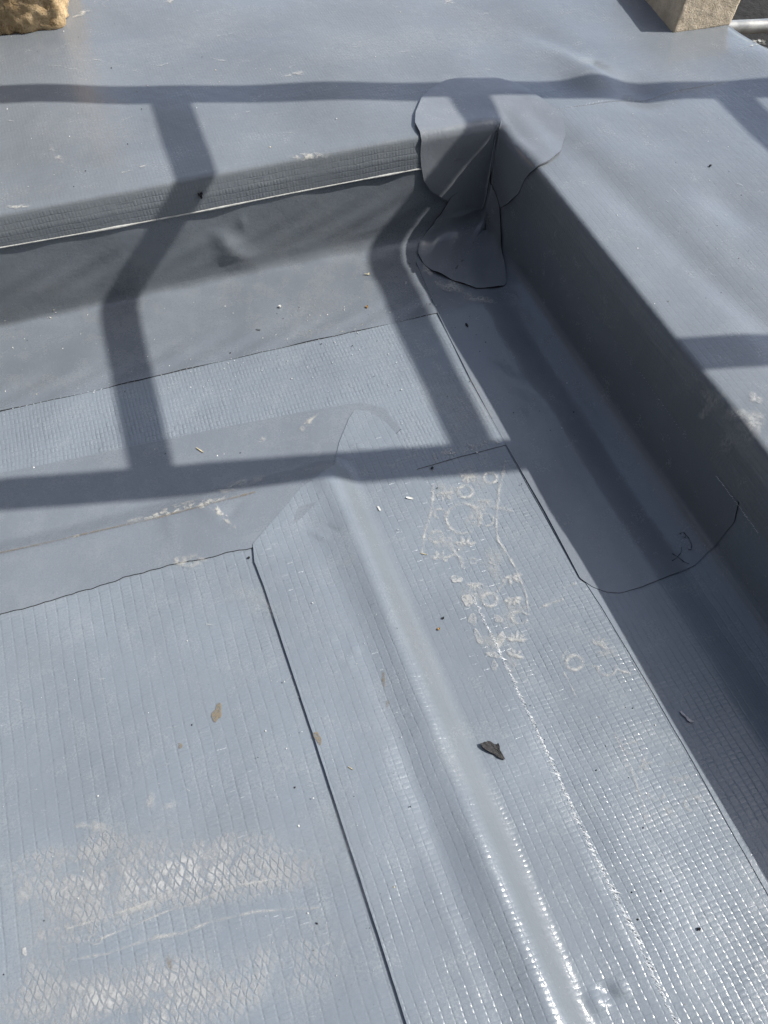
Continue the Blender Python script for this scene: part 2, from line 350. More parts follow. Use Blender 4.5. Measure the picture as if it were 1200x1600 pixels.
def sheet(name, A, B, nu, nv, off, mat, edge, thick=0.0030, rot=0.0, extra=None, ragged=(0, 0, 0, 0), seed=1, grade=None, swap=False, flip9=False):
    """a sheet of membrane between polylines A and B in (sa, sb); its cut edges are real thickness"""
    A = resample(A, nu); B = resample(B, nu)
    if ragged[0]: A = A + np.stack([wob(nu, ragged[0], 7, seed), wob(nu, ragged[0], 7, seed + 1)], -1)
    if ragged[1]: B = B + np.stack([wob(nu, ragged[1], 7, seed + 2), wob(nu, ragged[1], 7, seed + 3)], -1)
    v = np.linspace(0, 1, nv) if grade is None else grade
    nv = len(v)
    S = A[:, None, :] * (1 - v)[None, :, None] + B[:, None, :] * v[None, :, None]
    if ragged[2]: S[0] += np.stack([wob(nv, ragged[2], 7, seed + 4), wob(nv, ragged[2], 7, seed + 5)], -1)
    if ragged[3]: S[-1] += np.stack([wob(nv, ragged[3], 7, seed + 6), wob(nv, ragged[3], 7, seed + 7)], -1)
    sa, sb = S[..., 0], S[..., 1]
    o = off(sa, sb) if callable(off) else np.full(sa.shape, off)
    if extra is not None: o = o + extra(sa, sb)
    P, n = surf(sa, sb, o)
    idx = np.arange(nu * nv).reshape(nu, nv)
    faces = np.stack([idx[:-1, :-1], idx[1:, :-1], idx[1:, 1:], idx[:-1, 1:]], -1).reshape(-1, 4)
    # keep the upper side up
    p00, p10, p01 = P[:-1, :-1].reshape(-1, 3), P[1:, :-1].reshape(-1, 3), P[:-1, 1:].reshape(-1, 3)
    flip = np.mean(np.sum(np.cross(p10 - p00, p01 - p00) * n[:-1, :-1].reshape(-1, 3), -1)) < 0
    if flip: faces = faces[:, ::-1]
    V = P.reshape(-1, 3); N = n.reshape(-1, 3)
    ring = np.concatenate([idx[:-1, 0], idx[-1, :-1], idx[1:, -1][::-1], idx[0, 1:][::-1]])
    base = len(V); m = len(ring)
    V = np.concatenate([V, V[ring], V[ring] - N[ring] * thick])     # own vertices: crisp edge
    k = np.arange(m); k2 = (k + 1) % m
    sk = np.stack([base + k, base + m + k, base + m + k2, base + k2], -1)
    if flip: sk = sk[:, ::-1]
    uv = np.stack([sa, sb], -1).reshape(-1, 2)
    if swap: uv = uv[:, ::-1]
    c, s_ = math.cos(rot), math.sin(rot); uv = np.stack([uv[:, 0] * c - uv[:, 1] * s_, uv[:, 0] * s_ + uv[:, 1] * c], -1)
    uv = np.concatenate([uv, uv[ring], uv[ring]])
    F = np.concatenate([faces, sk]); mi = np.concatenate([np.zeros(len(faces)), np.ones(len(sk))])
    o = link(name, V, F, [mat, edge], uvs=uv, midx=mi)
    a_, b_ = -s2d(sa), -s2d(sb); qf = (-a_ - DAF + FW) / FW
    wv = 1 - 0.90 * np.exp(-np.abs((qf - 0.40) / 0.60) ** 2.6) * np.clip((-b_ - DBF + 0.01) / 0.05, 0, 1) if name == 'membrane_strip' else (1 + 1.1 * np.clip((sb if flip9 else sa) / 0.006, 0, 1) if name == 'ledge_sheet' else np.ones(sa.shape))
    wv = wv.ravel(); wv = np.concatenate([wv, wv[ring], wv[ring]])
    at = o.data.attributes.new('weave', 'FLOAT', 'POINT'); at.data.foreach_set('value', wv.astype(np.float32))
    return o

def patch(name, outline, centre, nr, nt, off, mat, edge, thick=0.0026, extra=None, edge_off=None):
    """a round-cut patch: rings from its centre out to its cut outline"""
    O = resample(np.concatenate([outline, outline[:1]]), nt + 1)[:-1]
    r = np.linspace(0, 1, nr + 1)[1:] ** 0.9
    S = centre[None, None] * (1 - r)[:, None, None] + O[None] * r[:, None, None]
    S = np.concatenate([centre[None], S.reshape(-1, 2)])
    o = np.full(len(S), off)
    if extra is not None: o = o + extra(S[:, 0], S[:, 1])
    P, n = surf(S[:, 0], S[:, 1], o)
    F = []; mi = []
    I = lambda i, j: 1 + i * nt + j % nt
    for j in range(nt): F.append((0, I(0, j), I(0, j + 1)))
    for i in range(nr - 1):
        for j in range(nt): F.append((I(i, j), I(i + 1, j), I(i + 1, j + 1), I(i, j + 1)))
    mi = [0] * len(F)
    ring = np.array([I(nr - 1, j) for j in range(nt)])
    f0 = F[nt]; nn = np.cross(P[f0[1]] - P[f0[0]], P[f0[3]] - P[f0[0]])
    # orientation judged on the whole patch
    tot = 0
    for f in F[nt::17]: tot += np.dot(np.cross(P[f[1]] - P[f[0]], P[f[-1]] - P[f[0]]), n[f[0]])
    base = len(P); V = np.concatenate([P, P[ring], P[ring] - n[ring] * thick])
    for j in range(nt):
        j2 = (j + 1) % nt; F.append((base + j, base + nt + j, base + nt + j2, base + j2)); mi.append(1)
    if tot < 0: F = [f[::-1] for f in F]
    uv = np.concatenate([S, S[ring], S[ring]])
    return link(name, V, F, [mat, edge], uvs=uv, midx=mi)

# ------------------------------------------------------------------ large structure: parapet, deck, yard
def box(name, x0, x1, y0, y1, z0, z1, mat):
    v = [(x, y, z) for z in (z0, z1) for y in (y0, y1) for x in (x0, x1)]
    f = [(0, 2, 3, 1), (4, 5, 7, 6), (0, 1, 5, 4), (2, 6, 7, 3), (0, 4, 6, 2), (1, 3, 7, 5)]
    return link(name, v, f, mat, smooth=False)
M['brickwork'] = simple('rendered parapet', (0.22, 0.19, 0.16), 0.85, 0.3, 30, 0.002)
M['earth'] = simple('dark yard soil', (0.017, 0.015, 0.013), 0.95, 0.5, 9, 0.03)
M['board'] = simple('deck board', (0.30, 0.22, 0.13), 0.8)
XE = 1.03                                    # outer edge of the parapet
tag(box('parapet_right', XR + 0.012, XE - 0.012, -1.2, YB + 1.4, -2.6, HL - 0.014, M['brickwork']), kind='structure')
tag(box('parapet_back', -1.6, XR + 0.011, YB + 0.062, YB + 1.4, -2.6, HL - 0.0145, M['brickwork']), kind='structure')
tag(box('roof_deck', -1.6, XR + 0.010, -1.2, YB + 0.058, -0.20, -0.006, M['board']), kind='structure')
g = link('ground', [(-60, -60, -2.6), (60, -60, -2.6), (60, 60, -2.6), (-60, 60, -2.6)], [(0, 1, 2, 3)], M['earth'], smooth=False)
tag(g, kind='structure')
# unseen walls added beside and behind the flat roof to block low sky light
M['blocker'] = simple('dark slate cladding', (0.045, 0.043, 0.042), 0.75, 0.3, 6, 0.004)
sky_blocker = bpy.data.objects.new('sky_blocker', None); col.objects.link(sky_blocker); sky_blocker.location = (0, 0, 0)
tag(sky_blocker, 'unseen dark walls added beside and behind the flat roof to block low sky', 'sky_blocker')
for nm, a in (('wall', (-1.9, -1.62, -1.5, 4.5, -2.6, 2.5)), ('wall', (-1.618, 2.6, -1.5, -1.25, -2.6, 3.0))):
    o = box(nm, *a, M['blocker']); o.parent = sky_blocker

# ------------------------------------------------------------------ the membrane sheets
def dens(lo, hi, n): return np.linspace(lo, hi, n)
GA = lambda *p: np.array(p, float)
s_field_a = hit([(395, 857), (635, 1600)]); s_field_b = hit([(0, 960), (390, 857)])
# edges, as read from the photograph
seam_wall = line([(-260, 700), (0, 645), (150, 612), (300, 577), (450, 543), (600, 510), (684, 491), (700, 487)])
seam_right = line([(640, 395), (652, 418), (668, 455), (684, 493), (735, 595), (790, 696), (850, 800), (906, 905)])
seam_right2 = line([(890, 875), (940, 950), (1000, 1050), (1070, 1170), (1135, 1285), (1200, 1400), (1330, 1640)])
SEAM_X = float(np.mean(hit([(735, 595), (790, 696), (1000, 1050), (1200, 1400)])[:, 0]))
top_back = line([(-260, 420), (0, 382), (150, 356), (300, 328), (450, 298), (560, 277), (657, 259)])
top_right = line([(822, 312), (900, 428), (1000, 570), (1080, 685), (1140, 768), (1200, 850)])
SB_TOP = float(np.mean(hit([(0, 382), (300, 328), (560, 277)])[:, 1])); SA_TOP = float(np.mean(hit([(860, 370), (1000, 570), (1140, 768)])[:, 0]))
print('seam', SEAM_X, 'fold', SB_TOP, SA_TOP, 'fieldseams', s_field_a, s_field_b)
FAR_S = 2.3

fa0 = float(np.mean(s_field_a[:, 0])); fb0 = float(np.mean(s_field_b[:, 1]))
field = sheet('membrane_sheet', GA((fa0 - 0.018, fb0 - 0.018), (fa0 - 0.018, 2.2)), GA((FAR_S, fb0 - 0.018), (FAR_S, 2.2)), 330, 300, 0.0012, M['field'], M['edge_dark'], rot=0.012)
tag(field, 'broad light grey membrane field sheet with boot-print dust and lengthwise ribs', 'membrane')

b_mid = hit([(650, 735), (720, 714), (790, 696)])
gr = sheet('membrane_sheet', GA((0.03, float(b_mid[:, 1].mean()) - 0.03), (0.03, 2.2)), GA((fa0 - 0.02, float(b_mid[:, 1].mean()) - 0.03), (fa0 - 0.02, 2.2)), 420, 110, 0.0008, M['gutter'], M['edge_dark'], rot=-0.01)
tag(gr, 'light grey woven gutter sheet marked with shoe prints, lying along the shaded side upstand', 'membrane')

bm = line([(780, 699), (720, 714), (650, 735)]); bm = np.concatenate([[(0.03, bm[0, 1] - 0.004)], bm, [(bm[-1, 0] + 0.25, bm[-1, 1] + 0.01), (FAR_S, bm[-1, 1] + 0.02)]])
gb = sheet('membrane_sheet', GA((0.03, 0.06), (FAR_S, 0.06)), bm, 520, 80, 0.0020, M['gutter'], M['edge_dark'], thick=0.002, ragged=(0, 0.0002, 0, 0), rot=math.pi / 2 + 0.02)
tag(gb, 'pale woven gutter sheet lying between the sunlit upstand flashing and the smooth fillet strip', 'membrane')

# smooth strip over the back fillet
near = line([(-260, 1020), (-120, 990), (0, 961), (60, 946), (120, 928), (200, 902), (270, 884), (340, 869), (394, 857), (432, 847)])
far = line([(-260, 800), (0, 741), (150, 712), (300, 680), (450, 650), (540, 634), (566, 631), (600, 640), (626, 672)])
near = np.concatenate([[(FAR_S, near[0, 1] + 0.01)], near]); far = np.concatenate([[(FAR_S, far[0, 1] + 0.01)], far])
st_b = sheet('membrane_strip', far, near, 560, 60, lambda sa, sb: 0.0032 + 0 * sa, M['smooth'], M['edge_dark'], thick=0.0020, ragged=(0.0002, 0.0009, 0, 0), seed=11)
tag(st_b, 'smooth grey strip with ragged lower edge and dried glue, welded over the field edge', 'membrane')
# the mitred woven strip over the other fillet
left = line([(553, 645), (545, 657), (530, 695), (522, 730), (470, 765), (430, 812), (396, 852), (398, 880), (412, 915), (440, 1000), (480, 1120), (520, 1243), (560, 1365), (600, 1490), (640, 1615), (700, 1800)], 8)
right = line([(556, 644), (575, 645), (600, 660), (622, 685), (640, 715), (668, 765), (695, 830), (720, 890), (748, 955), (800, 1062), (850, 1170), (900, 1280), (950, 1382), (1000, 1482), (1060, 1610), (1150, 1800)], 8)
def lay3(sa, sb): return 0.0044 - 0.0016 * np.clip((fa0 - 0.02 - sa) / 0.05, 0, 1) * np.clip((s2d(sb) - DBF + 0.02) / 0.08, 0, 1)
# match both edges by distance along the gutter
def by_sb(L, n):
    L = np.asarray(L); o = np.argsort(L[:, 1], kind='stable'); t = np.linspace(0, 1, n) ** 1.15
    return L, o, t
left = np.concatenate([left, [(left[-1, 0] + 0.01, 2.15)]]); right = np.concatenate([right, [(right[-1, 0], 2.15)]])
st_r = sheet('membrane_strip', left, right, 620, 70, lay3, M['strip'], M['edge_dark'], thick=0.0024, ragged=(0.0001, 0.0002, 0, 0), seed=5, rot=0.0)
tag(st_r, 'woven grey strip with pointed mitred end, welded over the rounded fillet ridge', 'membrane')

# flashing up the back wall
wob1 = lambda sa, sb: (0.0058 * np.exp(-((sa - DIM[0] + (sb - DIM[1]) * 0.35) / (0.011 + 0.24 * np.clip(sb - DIM[1] + 0.03, 0, 0.1))) ** 2) * np.clip((sb - DIM[1] + 0.035) / 0.03, 0, 1) * np.clip((DIM[1] + 0.055 - sb) / 0.04, 0, 1)
                       + 0.0016 * np.exp(-((sa - DIM2[0]) / 0.006) ** 2 - ((sb - DIM2[1]) / 0.012) ** 2)
                       + 0.0009 * np.sin(sa * 26 + 1.0) * np.sin(sb * 40) + 0.0005 * np.sin(sa * 70 + 6 * np.sin(sb * 30)))
DIM = hit([(356, 382)])[0]; DIM2 = hit([(378, 346)])[0]
fl_b = sheet('wall_flashing', GA((0.0, 0.010), (FAR_S, 0.010)), np.concatenate([seam_wall[::-1], [(FAR_S, seam_wall[0, 1] + 0.005)]]), 620, 130, 0.0034, M['backwall'], M['edge_dark'], thick=0.0020, ragged=(0, 0.00025, 0, 0), seed=21, extra=wob1)
tag(fl_b, 'smooth dark grey flashing with a dimple, turned up the sunlit upstand', 'membrane')

# flashings up the right wall: woven one lower down, smooth one lapped over it
low_top = GA((0.012, 0.30), (0.012, 2.2)); 
sr2 = np.concatenate([[(SEAM_X, 0.20)], seam_right2])
sr2 = sr2[np.argsort(sr2[:, 1])]; sr2 = np.concatenate([sr2, [(sr2[-1, 0], 2.2)]])
fl_r2 = sheet('wall_flashing', GA((0.010, 0.20), (0.010, 2.2)), sr2, 360, 90, 0.0016, M['ribbed'], M['edge_dark'], thick=0.0018, ragged=(0, 0.0002, 0, 0), seed=31)
tag(fl_r2, 'ribbed woven flashing in shade, running on past the round-cornered flashing', 'membrane')
cut = line([(906, 905), (925, 918), (945, 926), (968, 928), (1000, 919), (1040, 903), (1085, 885), (1120, 850), (1150, 815), (1157, 785), (1148, 755)])
wa = [(0.010, -0.0)]
A7 = np.concatenate([line([(706, 312), (672, 358), (655, 385), (650, 408)], 4), seam_right[seam_right[:, 1] > float(hit([(652, 412)])[0, 1])]])
B7 = np.concatenate([[(0.012, 0.0)], [(0.012, 0.1)], [(0.012, float(cut[-1, 1]) - 0.01)]])
A7 = np.concatenate([A7, cut[1:31]]); B7 = np.concatenate([B7, cut[::-1][:31]])
SBW = float(np.max(seam_wall[-12:, 1]))
def lay7(sa, sb): return 0.0030 + 0.0014 * np.clip((SBW + 0.05 - sb) / 0.04, 0, 1)
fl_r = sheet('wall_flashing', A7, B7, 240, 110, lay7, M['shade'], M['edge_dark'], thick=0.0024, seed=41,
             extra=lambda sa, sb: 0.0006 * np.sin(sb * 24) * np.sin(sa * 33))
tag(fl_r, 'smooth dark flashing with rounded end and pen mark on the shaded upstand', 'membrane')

# ledge sheets folded over the edges
gl = np.concatenate([np.linspace(-1.3, -0.02, 170), np.linspace(-0.018, 0.03, 30), np.linspace(0.032, SB_TOP, 14)])
gl = (gl + 1.3) / (SB_TOP + 1.3)
def lay9(sa, sb): return 0.0012 + 0.0042 * np.clip(sb / 0.03 + 0.3, 0, 1) * np.clip(1 + (sa - 0.004) / 0.01, 0, 1)
tb = np.concatenate([[(0.004, SB_TOP)], top_back[::-1], [(FAR_S, SB_TOP)]]); tb[:, 1] = np.clip(tb[:, 1], SB_TOP - 0.006, SB_TOP + 0.006)
led_b = sheet('ledge_sheet', GA((-0.487, -1.3), (FAR_S, -1.3)), np.concatenate([[(-0.487, SB_TOP)], tb]), 640, 0, lay9, M['ledge'], M['edge_light'], thick=0.0022, seed=51, grade=gl, rot=math.pi / 2, flip9=True, ragged=(0, 0.0003, 0, 0))
tag(led_b, 'grey ledge sheet folded over the sunlit upstand with a pale cut edge', 'membrane')
e10 = line([(850, 180), (858, 177), (900, 168), (945, 158), (1010, 146), (1090, 131), (1180, 114)])
gl2 = np.concatenate([np.linspace(-0.4872, -0.02, 90), np.linspace(-0.018, 0.03, 30), np.linspace(0.032, SA_TOP, 14)])
gl2 = (gl2 + 0.4872) / (SA_TOP + 0.4872)
sA = np.array([(-0.4872, float(e10[-1, 1])), (-0.4872, 2.2)]); sB = np.array([(SA_TOP, float(e10[0, 1]) + 0.004), (SA_TOP, 2.2)])
def lay10(sa, sb):
    lap = np.clip((-sa - 0.10) / 0.05, 0, 1)          # welded down flat towards the outer edge
    near_end = np.clip(1 - (sb - float(e10[:, 1].mean())) / 0.25, 0, 1)
    return 0.0026 + 0.0028 * np.clip(sa / 0.03 + 0.3, 0, 1) - 0.0013 * lap * near_end
led_r = sheet('ledge_sheet', sA, sB, 420, 0, lay10, M['ledge'], M['edge_mid'], thick=0.0020, seed=61, grade=gl2, ragged=(0.004, 0.0004, 0, 0))
tag(led_r, 'grey ledge sheet with a long soft dip, folded over the shaded upstand', 'membrane')
# outer fold of the ledge sheets down over the parapet face
def outer_fold():
    n = 260; yy = np.linspace(-1.1, YB + 1.3, n); V = []; F = []
    w = wob(n, 0.0022, 16, 3)
    bulge = 0.012 * np.exp(-((yy - 0.985) / 0.03) ** 2)
    for i, y in enumerate(yy):
        a = XE - XR + 0.002; b = (y - YB) + SH * a
        z = float(height(np.array(0.488), np.array(b))) + 0.0012
        for (dx, dz) in ((-0.016, 0.0), (-0.004, 0.0005), (0.006, -0.003), (0.011, -0.012), (0.010, -0.05), (0.008, -0.09)):
            V.append((XE + dx + (w[i] + bulge[i]) * (1 if dx > 0 else 0.5), y, z + dz))
    for i in range(n - 1):
        for j in range(5): F.append((i * 6 + j, i * 6 + j + 1, (i + 1) * 6 + j + 1, (i + 1) * 6 + j))
    F = [f[::-1] for f in F]
    return link('outer_fold', V, F, M['ledge'], led_r, uvs=[(v[0], v[1]) for v in V])
outer_fold()

# corner patches
Z1 = lambda L, ox, oy, k: [(ox + x / k, oy + y / k) for x, y in L]
low_px = Z1([(350, 700), (300, 790), (225, 880), (185, 960), (178, 1030), (210, 1085), (260, 1130), (380, 1180), (490, 1218), (590, 1216), (645, 1203), (657, 1185), (655, 1050), (648, 900), (640, 770), (600, 640), (500, 600)], 600, 100, 1200 / 350)
low_o = line(low_px + low_px[:1], 4)[:-1]
def fold_coords(sa, sb):            # depth down the upstand, and distance round the corner in plan
    return np.minimum(sa, sb), s2d(sa) - s2d(sb)
def pucker(sa, sb):
    D, L = fold_coords(sa, sb); w = np.clip((D - 0.05) / 0.08, 0, 1)
    return w * (0.0026 * np.abs(np.sin(L * 48 + 0.9 + D * 9)) ** 1.5 + 0.0016 * np.exp(-((D - 0.125 - L * 0.4) / 0.014) ** 2) + 0.0011 * (1 + np.sin(D * 70 + L * 60)) * np.exp(-(L / 0.05) ** 2) + 0.0006 * (1 + np.sin(L * 130 + D * 40)))
low = patch('corner_patch', low_o, np.mean(low_o, 0), 46, 170, 0.0055, M['patch'], M['edge_dark'], thick=0.0016,
            extra=lambda sa, sb: pucker(sa, sb))
tag(low, 'shaded tongue-shaped patch filling the foot of the inside corner', 'membrane patch')
up_px = Z1([(200, 205), (168, 280), (165, 335), (193, 388), (186, 470), (190, 530), (203, 610), (240, 665), (350, 735), (450, 762), (545, 742), (590, 755), (640, 767), (690, 738), (742, 688), (770, 620), (805, 576), (880, 540), (940, 490), (970, 400), (962, 330), (920, 270), (850, 210), (720, 130), (600, 95), (450, 85), (330, 110), (250, 155)], 600, 100, 1200 / 350)
up_o = line(up_px + up_px[:1], 5)[:-1]
up_c = hit([(776, 200)])[0]
def up_e(sa, sb):
    D, L = fold_coords(sa, sb); w = np.clip((D + 0.01) / 0.05, 0, 1)
    return w * (0.0012 * np.sin(L * 62 + 0.5) * np.exp(-(L / 0.09) ** 2) + 0.0008 * np.sin(D * 60 + L * 35)) + 0.0004 * np.sin(L * 40 + 1) * np.clip(-D / 0.03, 0, 1)
up = patch('corner_patch', up_o, up_c, 60, 240, 0.0068, M['patch'], M['edge_mid'], thick=0.0026, extra=up_e)
tag(up, 'petal-cut round patch draped over the top of the inside corner', 'membrane patch')

# ------------------------------------------------------------------ dust prints, glue, mud and ink on the sheets
LIFT = 0.0007
def layer_at(sa, sb, lay): return lay(sa, sb) if callable(lay) else lay + 0 * sa
class Film:
    def __init__(s, lay): s.lay = lay; s.P = []; s.F = []; s.C = []; s.start = []
    def add(s, px, faces, cover):
        k = len(s.P); s.start.append(k); s.P += list(px); s.F += [tuple(k + i for i in f) for f in faces]; s.C += list(cover)
    def stroke(s, pts, w, cover=1.0, w2=None, dens=5):
        P = []
        for p, q in zip(pts[:-1], pts[1:]):
            for i in range(dens): t = i / dens; P.append((p[0] * (1 - t) + q[0] * t, p[1] * (1 - t) + q[1] * t))
        P.append(pts[-1]); P = np.array(P, float); T = np.gradient(P, axis=0); T /= np.linalg.norm(T, axis=1, keepdims=True) + 1e-9
        N = np.stack([-T[:, 1], T[:, 0]], -1); n = len(P); w2 = w if w2 is None else w2
        W = np.linspace(w, w2, n) * (1 + 0.25 * np.sin(np.arange(n) * 1.7 + P[0, 0]))
        L = P + N * W[:, None] * .75; Rr = P - N * W[:, None] * .75; cv = cover * (1 + 0.45 * np.sin(np.arange(n) * 0.9 + P[0, 1])).clip(0.2, 1.3)
        s.add(np.concatenate([L, P, Rr]), [(i + o, i + 1 + o, n + i + 1 + o, n + i + o) for o in (0, n) for i in range(n - 1)], [0] * n + list(cv) + [0] * n)
    def ring(s, c, rx, ry, w, cover=1.0, a0=0, a1=360, rot=0):
        n = 36; A = np.radians(np.linspace(a0, a1, n)); cr, sr = math.cos(rot), math.sin(rot)
        def pt(k): x, y = np.cos(A) * rx * k, np.sin(A) * ry * k; return np.stack([c[0] + x * cr - y * sr, c[1] + x * sr + y * cr], -1)
        k0 = 1 - w / max(rx, 1e-6)
        cv = cover * (1 + 0.4 * np.sin(A * 2.3 + c[0])).clip(0.3, 1.3)
        s.add(np.concatenate([pt(1.08), pt((1 + k0) / 2), pt(k0 - .08)]), [(i + o, i + 1 + o, n + i + 1 + o, n + i + o) for o in (0, n) for i in range(n - 1)], [0] * n + list(cv) + [0] * n)
    def blob(s, c, rx, ry, cover=1.0, rot=0, wob_=0.25, seed=0, soft=True):
        n, m = 26, 6; r = np.random.default_rng(seed); ph = r.uniform(0, 6.28, 4); A = np.linspace(0, 2 * math.pi, n, endpoint=False)
        rad = 1 + wob_ * sum(np.sin(A * (k + 2) + ph[k]) / (k + 1.5) for k in range(4)); cr, sr = math.cos(rot), math.sin(rot)
        P = [c]; C = [cover]
        for i in range(1, m + 1):
            x, y = np.cos(A) * rad * rx * i / m, np.sin(A) * rad * ry * i / m
            P += list(zip(c[0] + x * cr - y * sr, c[1] + x * sr + y * cr)); C += [cover * (1 - (i / m) ** 2 if soft else 1)] * n
        F = [(0, 1 + j, 1 + (j + 1) % n) for j in range(n)]
        for i in range(m - 1):
            for j in range(n): F.append((1 + i * n + j, 1 + (i + 1) * n + j, 1 + (i + 1) * n + (j + 1) % n, 1 + i * n + (j + 1) % n))
        s.add(P, F, C)
    def petals(s, c, size, ang, n=4, cover=1.0, spread=1.25):
        for k in range(n):
            t = ang + spread * (k / (n - 1) - 0.5) * 2
            s.blob((c[0] + math.cos(t) * size * 0.55, c[1] + math.sin(t) * size * 0.45), size * 0.52, size * 0.22, cover * 1.1, t, 0.15, k, True)
    def build(s, name, mat, parent, split=False):
        split = split or name in ('dust_mark', 'glue_smear', 'mud_smear')
        S = hit(s.P, 1500); Film.count = getattr(Film, 'count', 0) + 1
        piece = np.searchsorted(np.array(s.start), np.arange(len(s.P)), side='right')        # overlapping films never share a plane
        P, _ = surf(S[:, 0], S[:, 1], layer_at(S[:, 0], S[:, 1], s.lay) + LIFT + (Film.count % 8) * 0.00005 + piece * 0.000007)
        # faces seen from above
        F = []
        for f in s.F:
            a, b, c = P[f[0]], P[f[1]], P[f[2]]
            F.append(f if np.cross(b - a, c - a)[2] >= 0 else f[::-1])
        if split:
            for k, e in zip(s.start, s.start[1:] + [len(s.P)]):
                link(name, P[k:e], [tuple(i - k for i in f) for f in F if k <= f[0] < e], mat, parent, cover=s.C[k:e], uvs=S[k:e])
            return None
        return tag(link(name, P, F, mat, parent, cover=s.C, uvs=S), kind='stuff')
_re = right[np.argsort(right[:, 1])]
def lay_gr(sa, sb):
    base = np.where(sb < float(b_mid[:, 1].mean()) + 0.003, 0.0021, 0.0010)
    return np.where(sa > np.interp(sb, _re[:, 1], _re[:, 0]) - 0.001, lay3(sa, sb), base)

# shoe print with rings and half flowers
f = Film(lay_gr)
f.stroke([(676, 757), (677, 775), (674, 800), (668, 820), (662, 840), (659, 868)], 5, .9)
f.stroke([(790, 720), (787, 735), (780, 765), (776, 800), (775, 825), (778, 845), (795, 870), (806, 890), (815, 912), (822, 930), (826, 962)], 5, .9, 3)
f.ring((766, 748), 13, 11, 6, 1); f.ring((727.5, 769), 14, 11.5, 6, 1); f.ring((687, 804), 11, 10, 5, .7, 100, 400)
f.ring((724, 811), 29, 25, 4, .9, 60, 395); f.ring((760, 813), 13, 11, 4, .7); f.ring((682, 841), 14, 11, 6, .9)
f.petals((731, 743), 14, 1.57, 5, 1); f.petals((695, 770), 15, 1.4, 4, .9); f.petals((727, 853), 17, -1.57, 4, 1)
f.petals((687, 876), 17, -1.57, 4, .9); f.petals((757, 782), 12, 1.57, 5, .5)
f.ring((709, 880), 16, 13, 5, .8, 180, 420); f.ring((739, 878), 7, 6, 4, .7); f.ring((775, 878), 12, 6, 3, .7, 0, 180)
f.petals((742, 912), 14, 1.57, 5, .8); f.petals((798, 900), 18, 1.2, 4, .9); f.ring((765, 938), 15, 13, 7, .9); f.stroke([(776, 926), (790, 910)], 4, .8)
f.petals((801, 935), 17, 1.4, 5, .95); f.blob((713, 907), 9, 6, .9, 0, .2, 3, False); f.blob((730, 940), 9, 9, .9, 0, .2, 4, False); f.blob((738, 970), 8, 8, .6, 0, .3, 5, False)
f.ring((812, 966), 15, 12, 5, .8, 20, 340); f.petals((807, 1003), 17, -1.5, 5, 1); f.blob((782, 1000), 6, 12, .8, .2, .2, 6, False); f.blob((747, 997), 5, 12, .7, -.5, .2, 7, False)
f.petals((803, 1027), 15, -1.2, 4, .9); f.blob((770, 1025), 9, 5, .7, .3, .3, 8, False); f.blob((772, 1042), 6, 7, .5, .3, .3, 9, False)
f.blob((778, 968), 7, 6, .6, 0, .3, 10, False)
f.stroke([(838, 953), (860, 944), (880, 937)], 5, .7); f.stroke([(880, 920), (900, 912)], 4, .6); f.stroke([(700, 852), (716, 870), (726, 890)], 4, .5)
# the part of the print beyond the lap
f.petals((700, 712), 13, -1.5, 4, .8); f.ring((768, 696), 12, 9, 5, .7, 180, 360); f.stroke([(728, 695), (740, 700), (752, 698), (757, 688)], 6, .7); f.stroke([(679, 710), (678, 725)], 5, .6); f.ring((735, 712), 14, 8, 5, .6, 180, 360)
f.blob((785, 796), 16, 6, .5, .2, .4, 12)
for bx, by, br, bs_ in ((700, 770, 22, 1), (745, 800, 26, 2), (700, 850, 24, 3), (770, 880, 26, 4), (740, 930, 24, 5), (800, 960, 26, 6), (770, 1005, 24, 7), (800, 1030, 20, 8), (735, 745, 24, 9)): f.blob((bx, by), br, br * .8, .42, bs_, .5, bs_)
f.build('shoe_print', M['dust'], gr)
f = Film(0.0010)
f.ring((897, 1036), 16, 14, 7, 1); f.ring((948, 1045), 17, 13, 6, .9, -30, 200); f.petals((935, 1010), 17, -1.0, 5, .7); f.stroke([(966, 1048), (985, 1053)], 4, .9)
f.stroke([(876, 1040), (880, 1022), (893, 1012)], 4, .5); f.stroke([(880, 1050), (889, 1066), (900, 1090)], 4, .4); f.stroke([(912, 1040), (930, 1042)], 3, .5); f.blob((948, 1022), 18, 9, .5, .2, .4, 1)
f.ring((990, 1170), 16, 12, 6, .35, 0, 300); f.ring((1025, 1240), 16, 13, 6, .4, 0, 180); f.ring((1082, 1256), 16, 14, 6, .45, 60, 330); f.stroke([(960, 1145), (985, 1200), (1005, 1260), (1010, 1290)], 5, .4); f.blob((1062, 1218), 18, 9, .45, -.2, .4, 2); f.petals((1000, 1195), 20, 0.3, 4, .4); f.stroke([(1040, 1196), (1065, 1188)], 4, .5); f.blob((1045, 1268), 10, 9, .35, 0, .4, 4)
f.build('shoe_print', M['dust'], gr)
f = Film(0.0018); f.ring((1107, 1195), 15, 13, 8, .5); f.ring((1137, 1233), 13, 14, 8, .4); f.blob((975, 1000), 9, 9, .6, 0, .3, 5); f.blob((1010, 1050), 20, 40, .5, -.5, .4, 6); f.blob((1090, 1150), 16, 40, .3, -.5, .4, 7)
f.build('dust_mark', M['faint'], fl_r2)

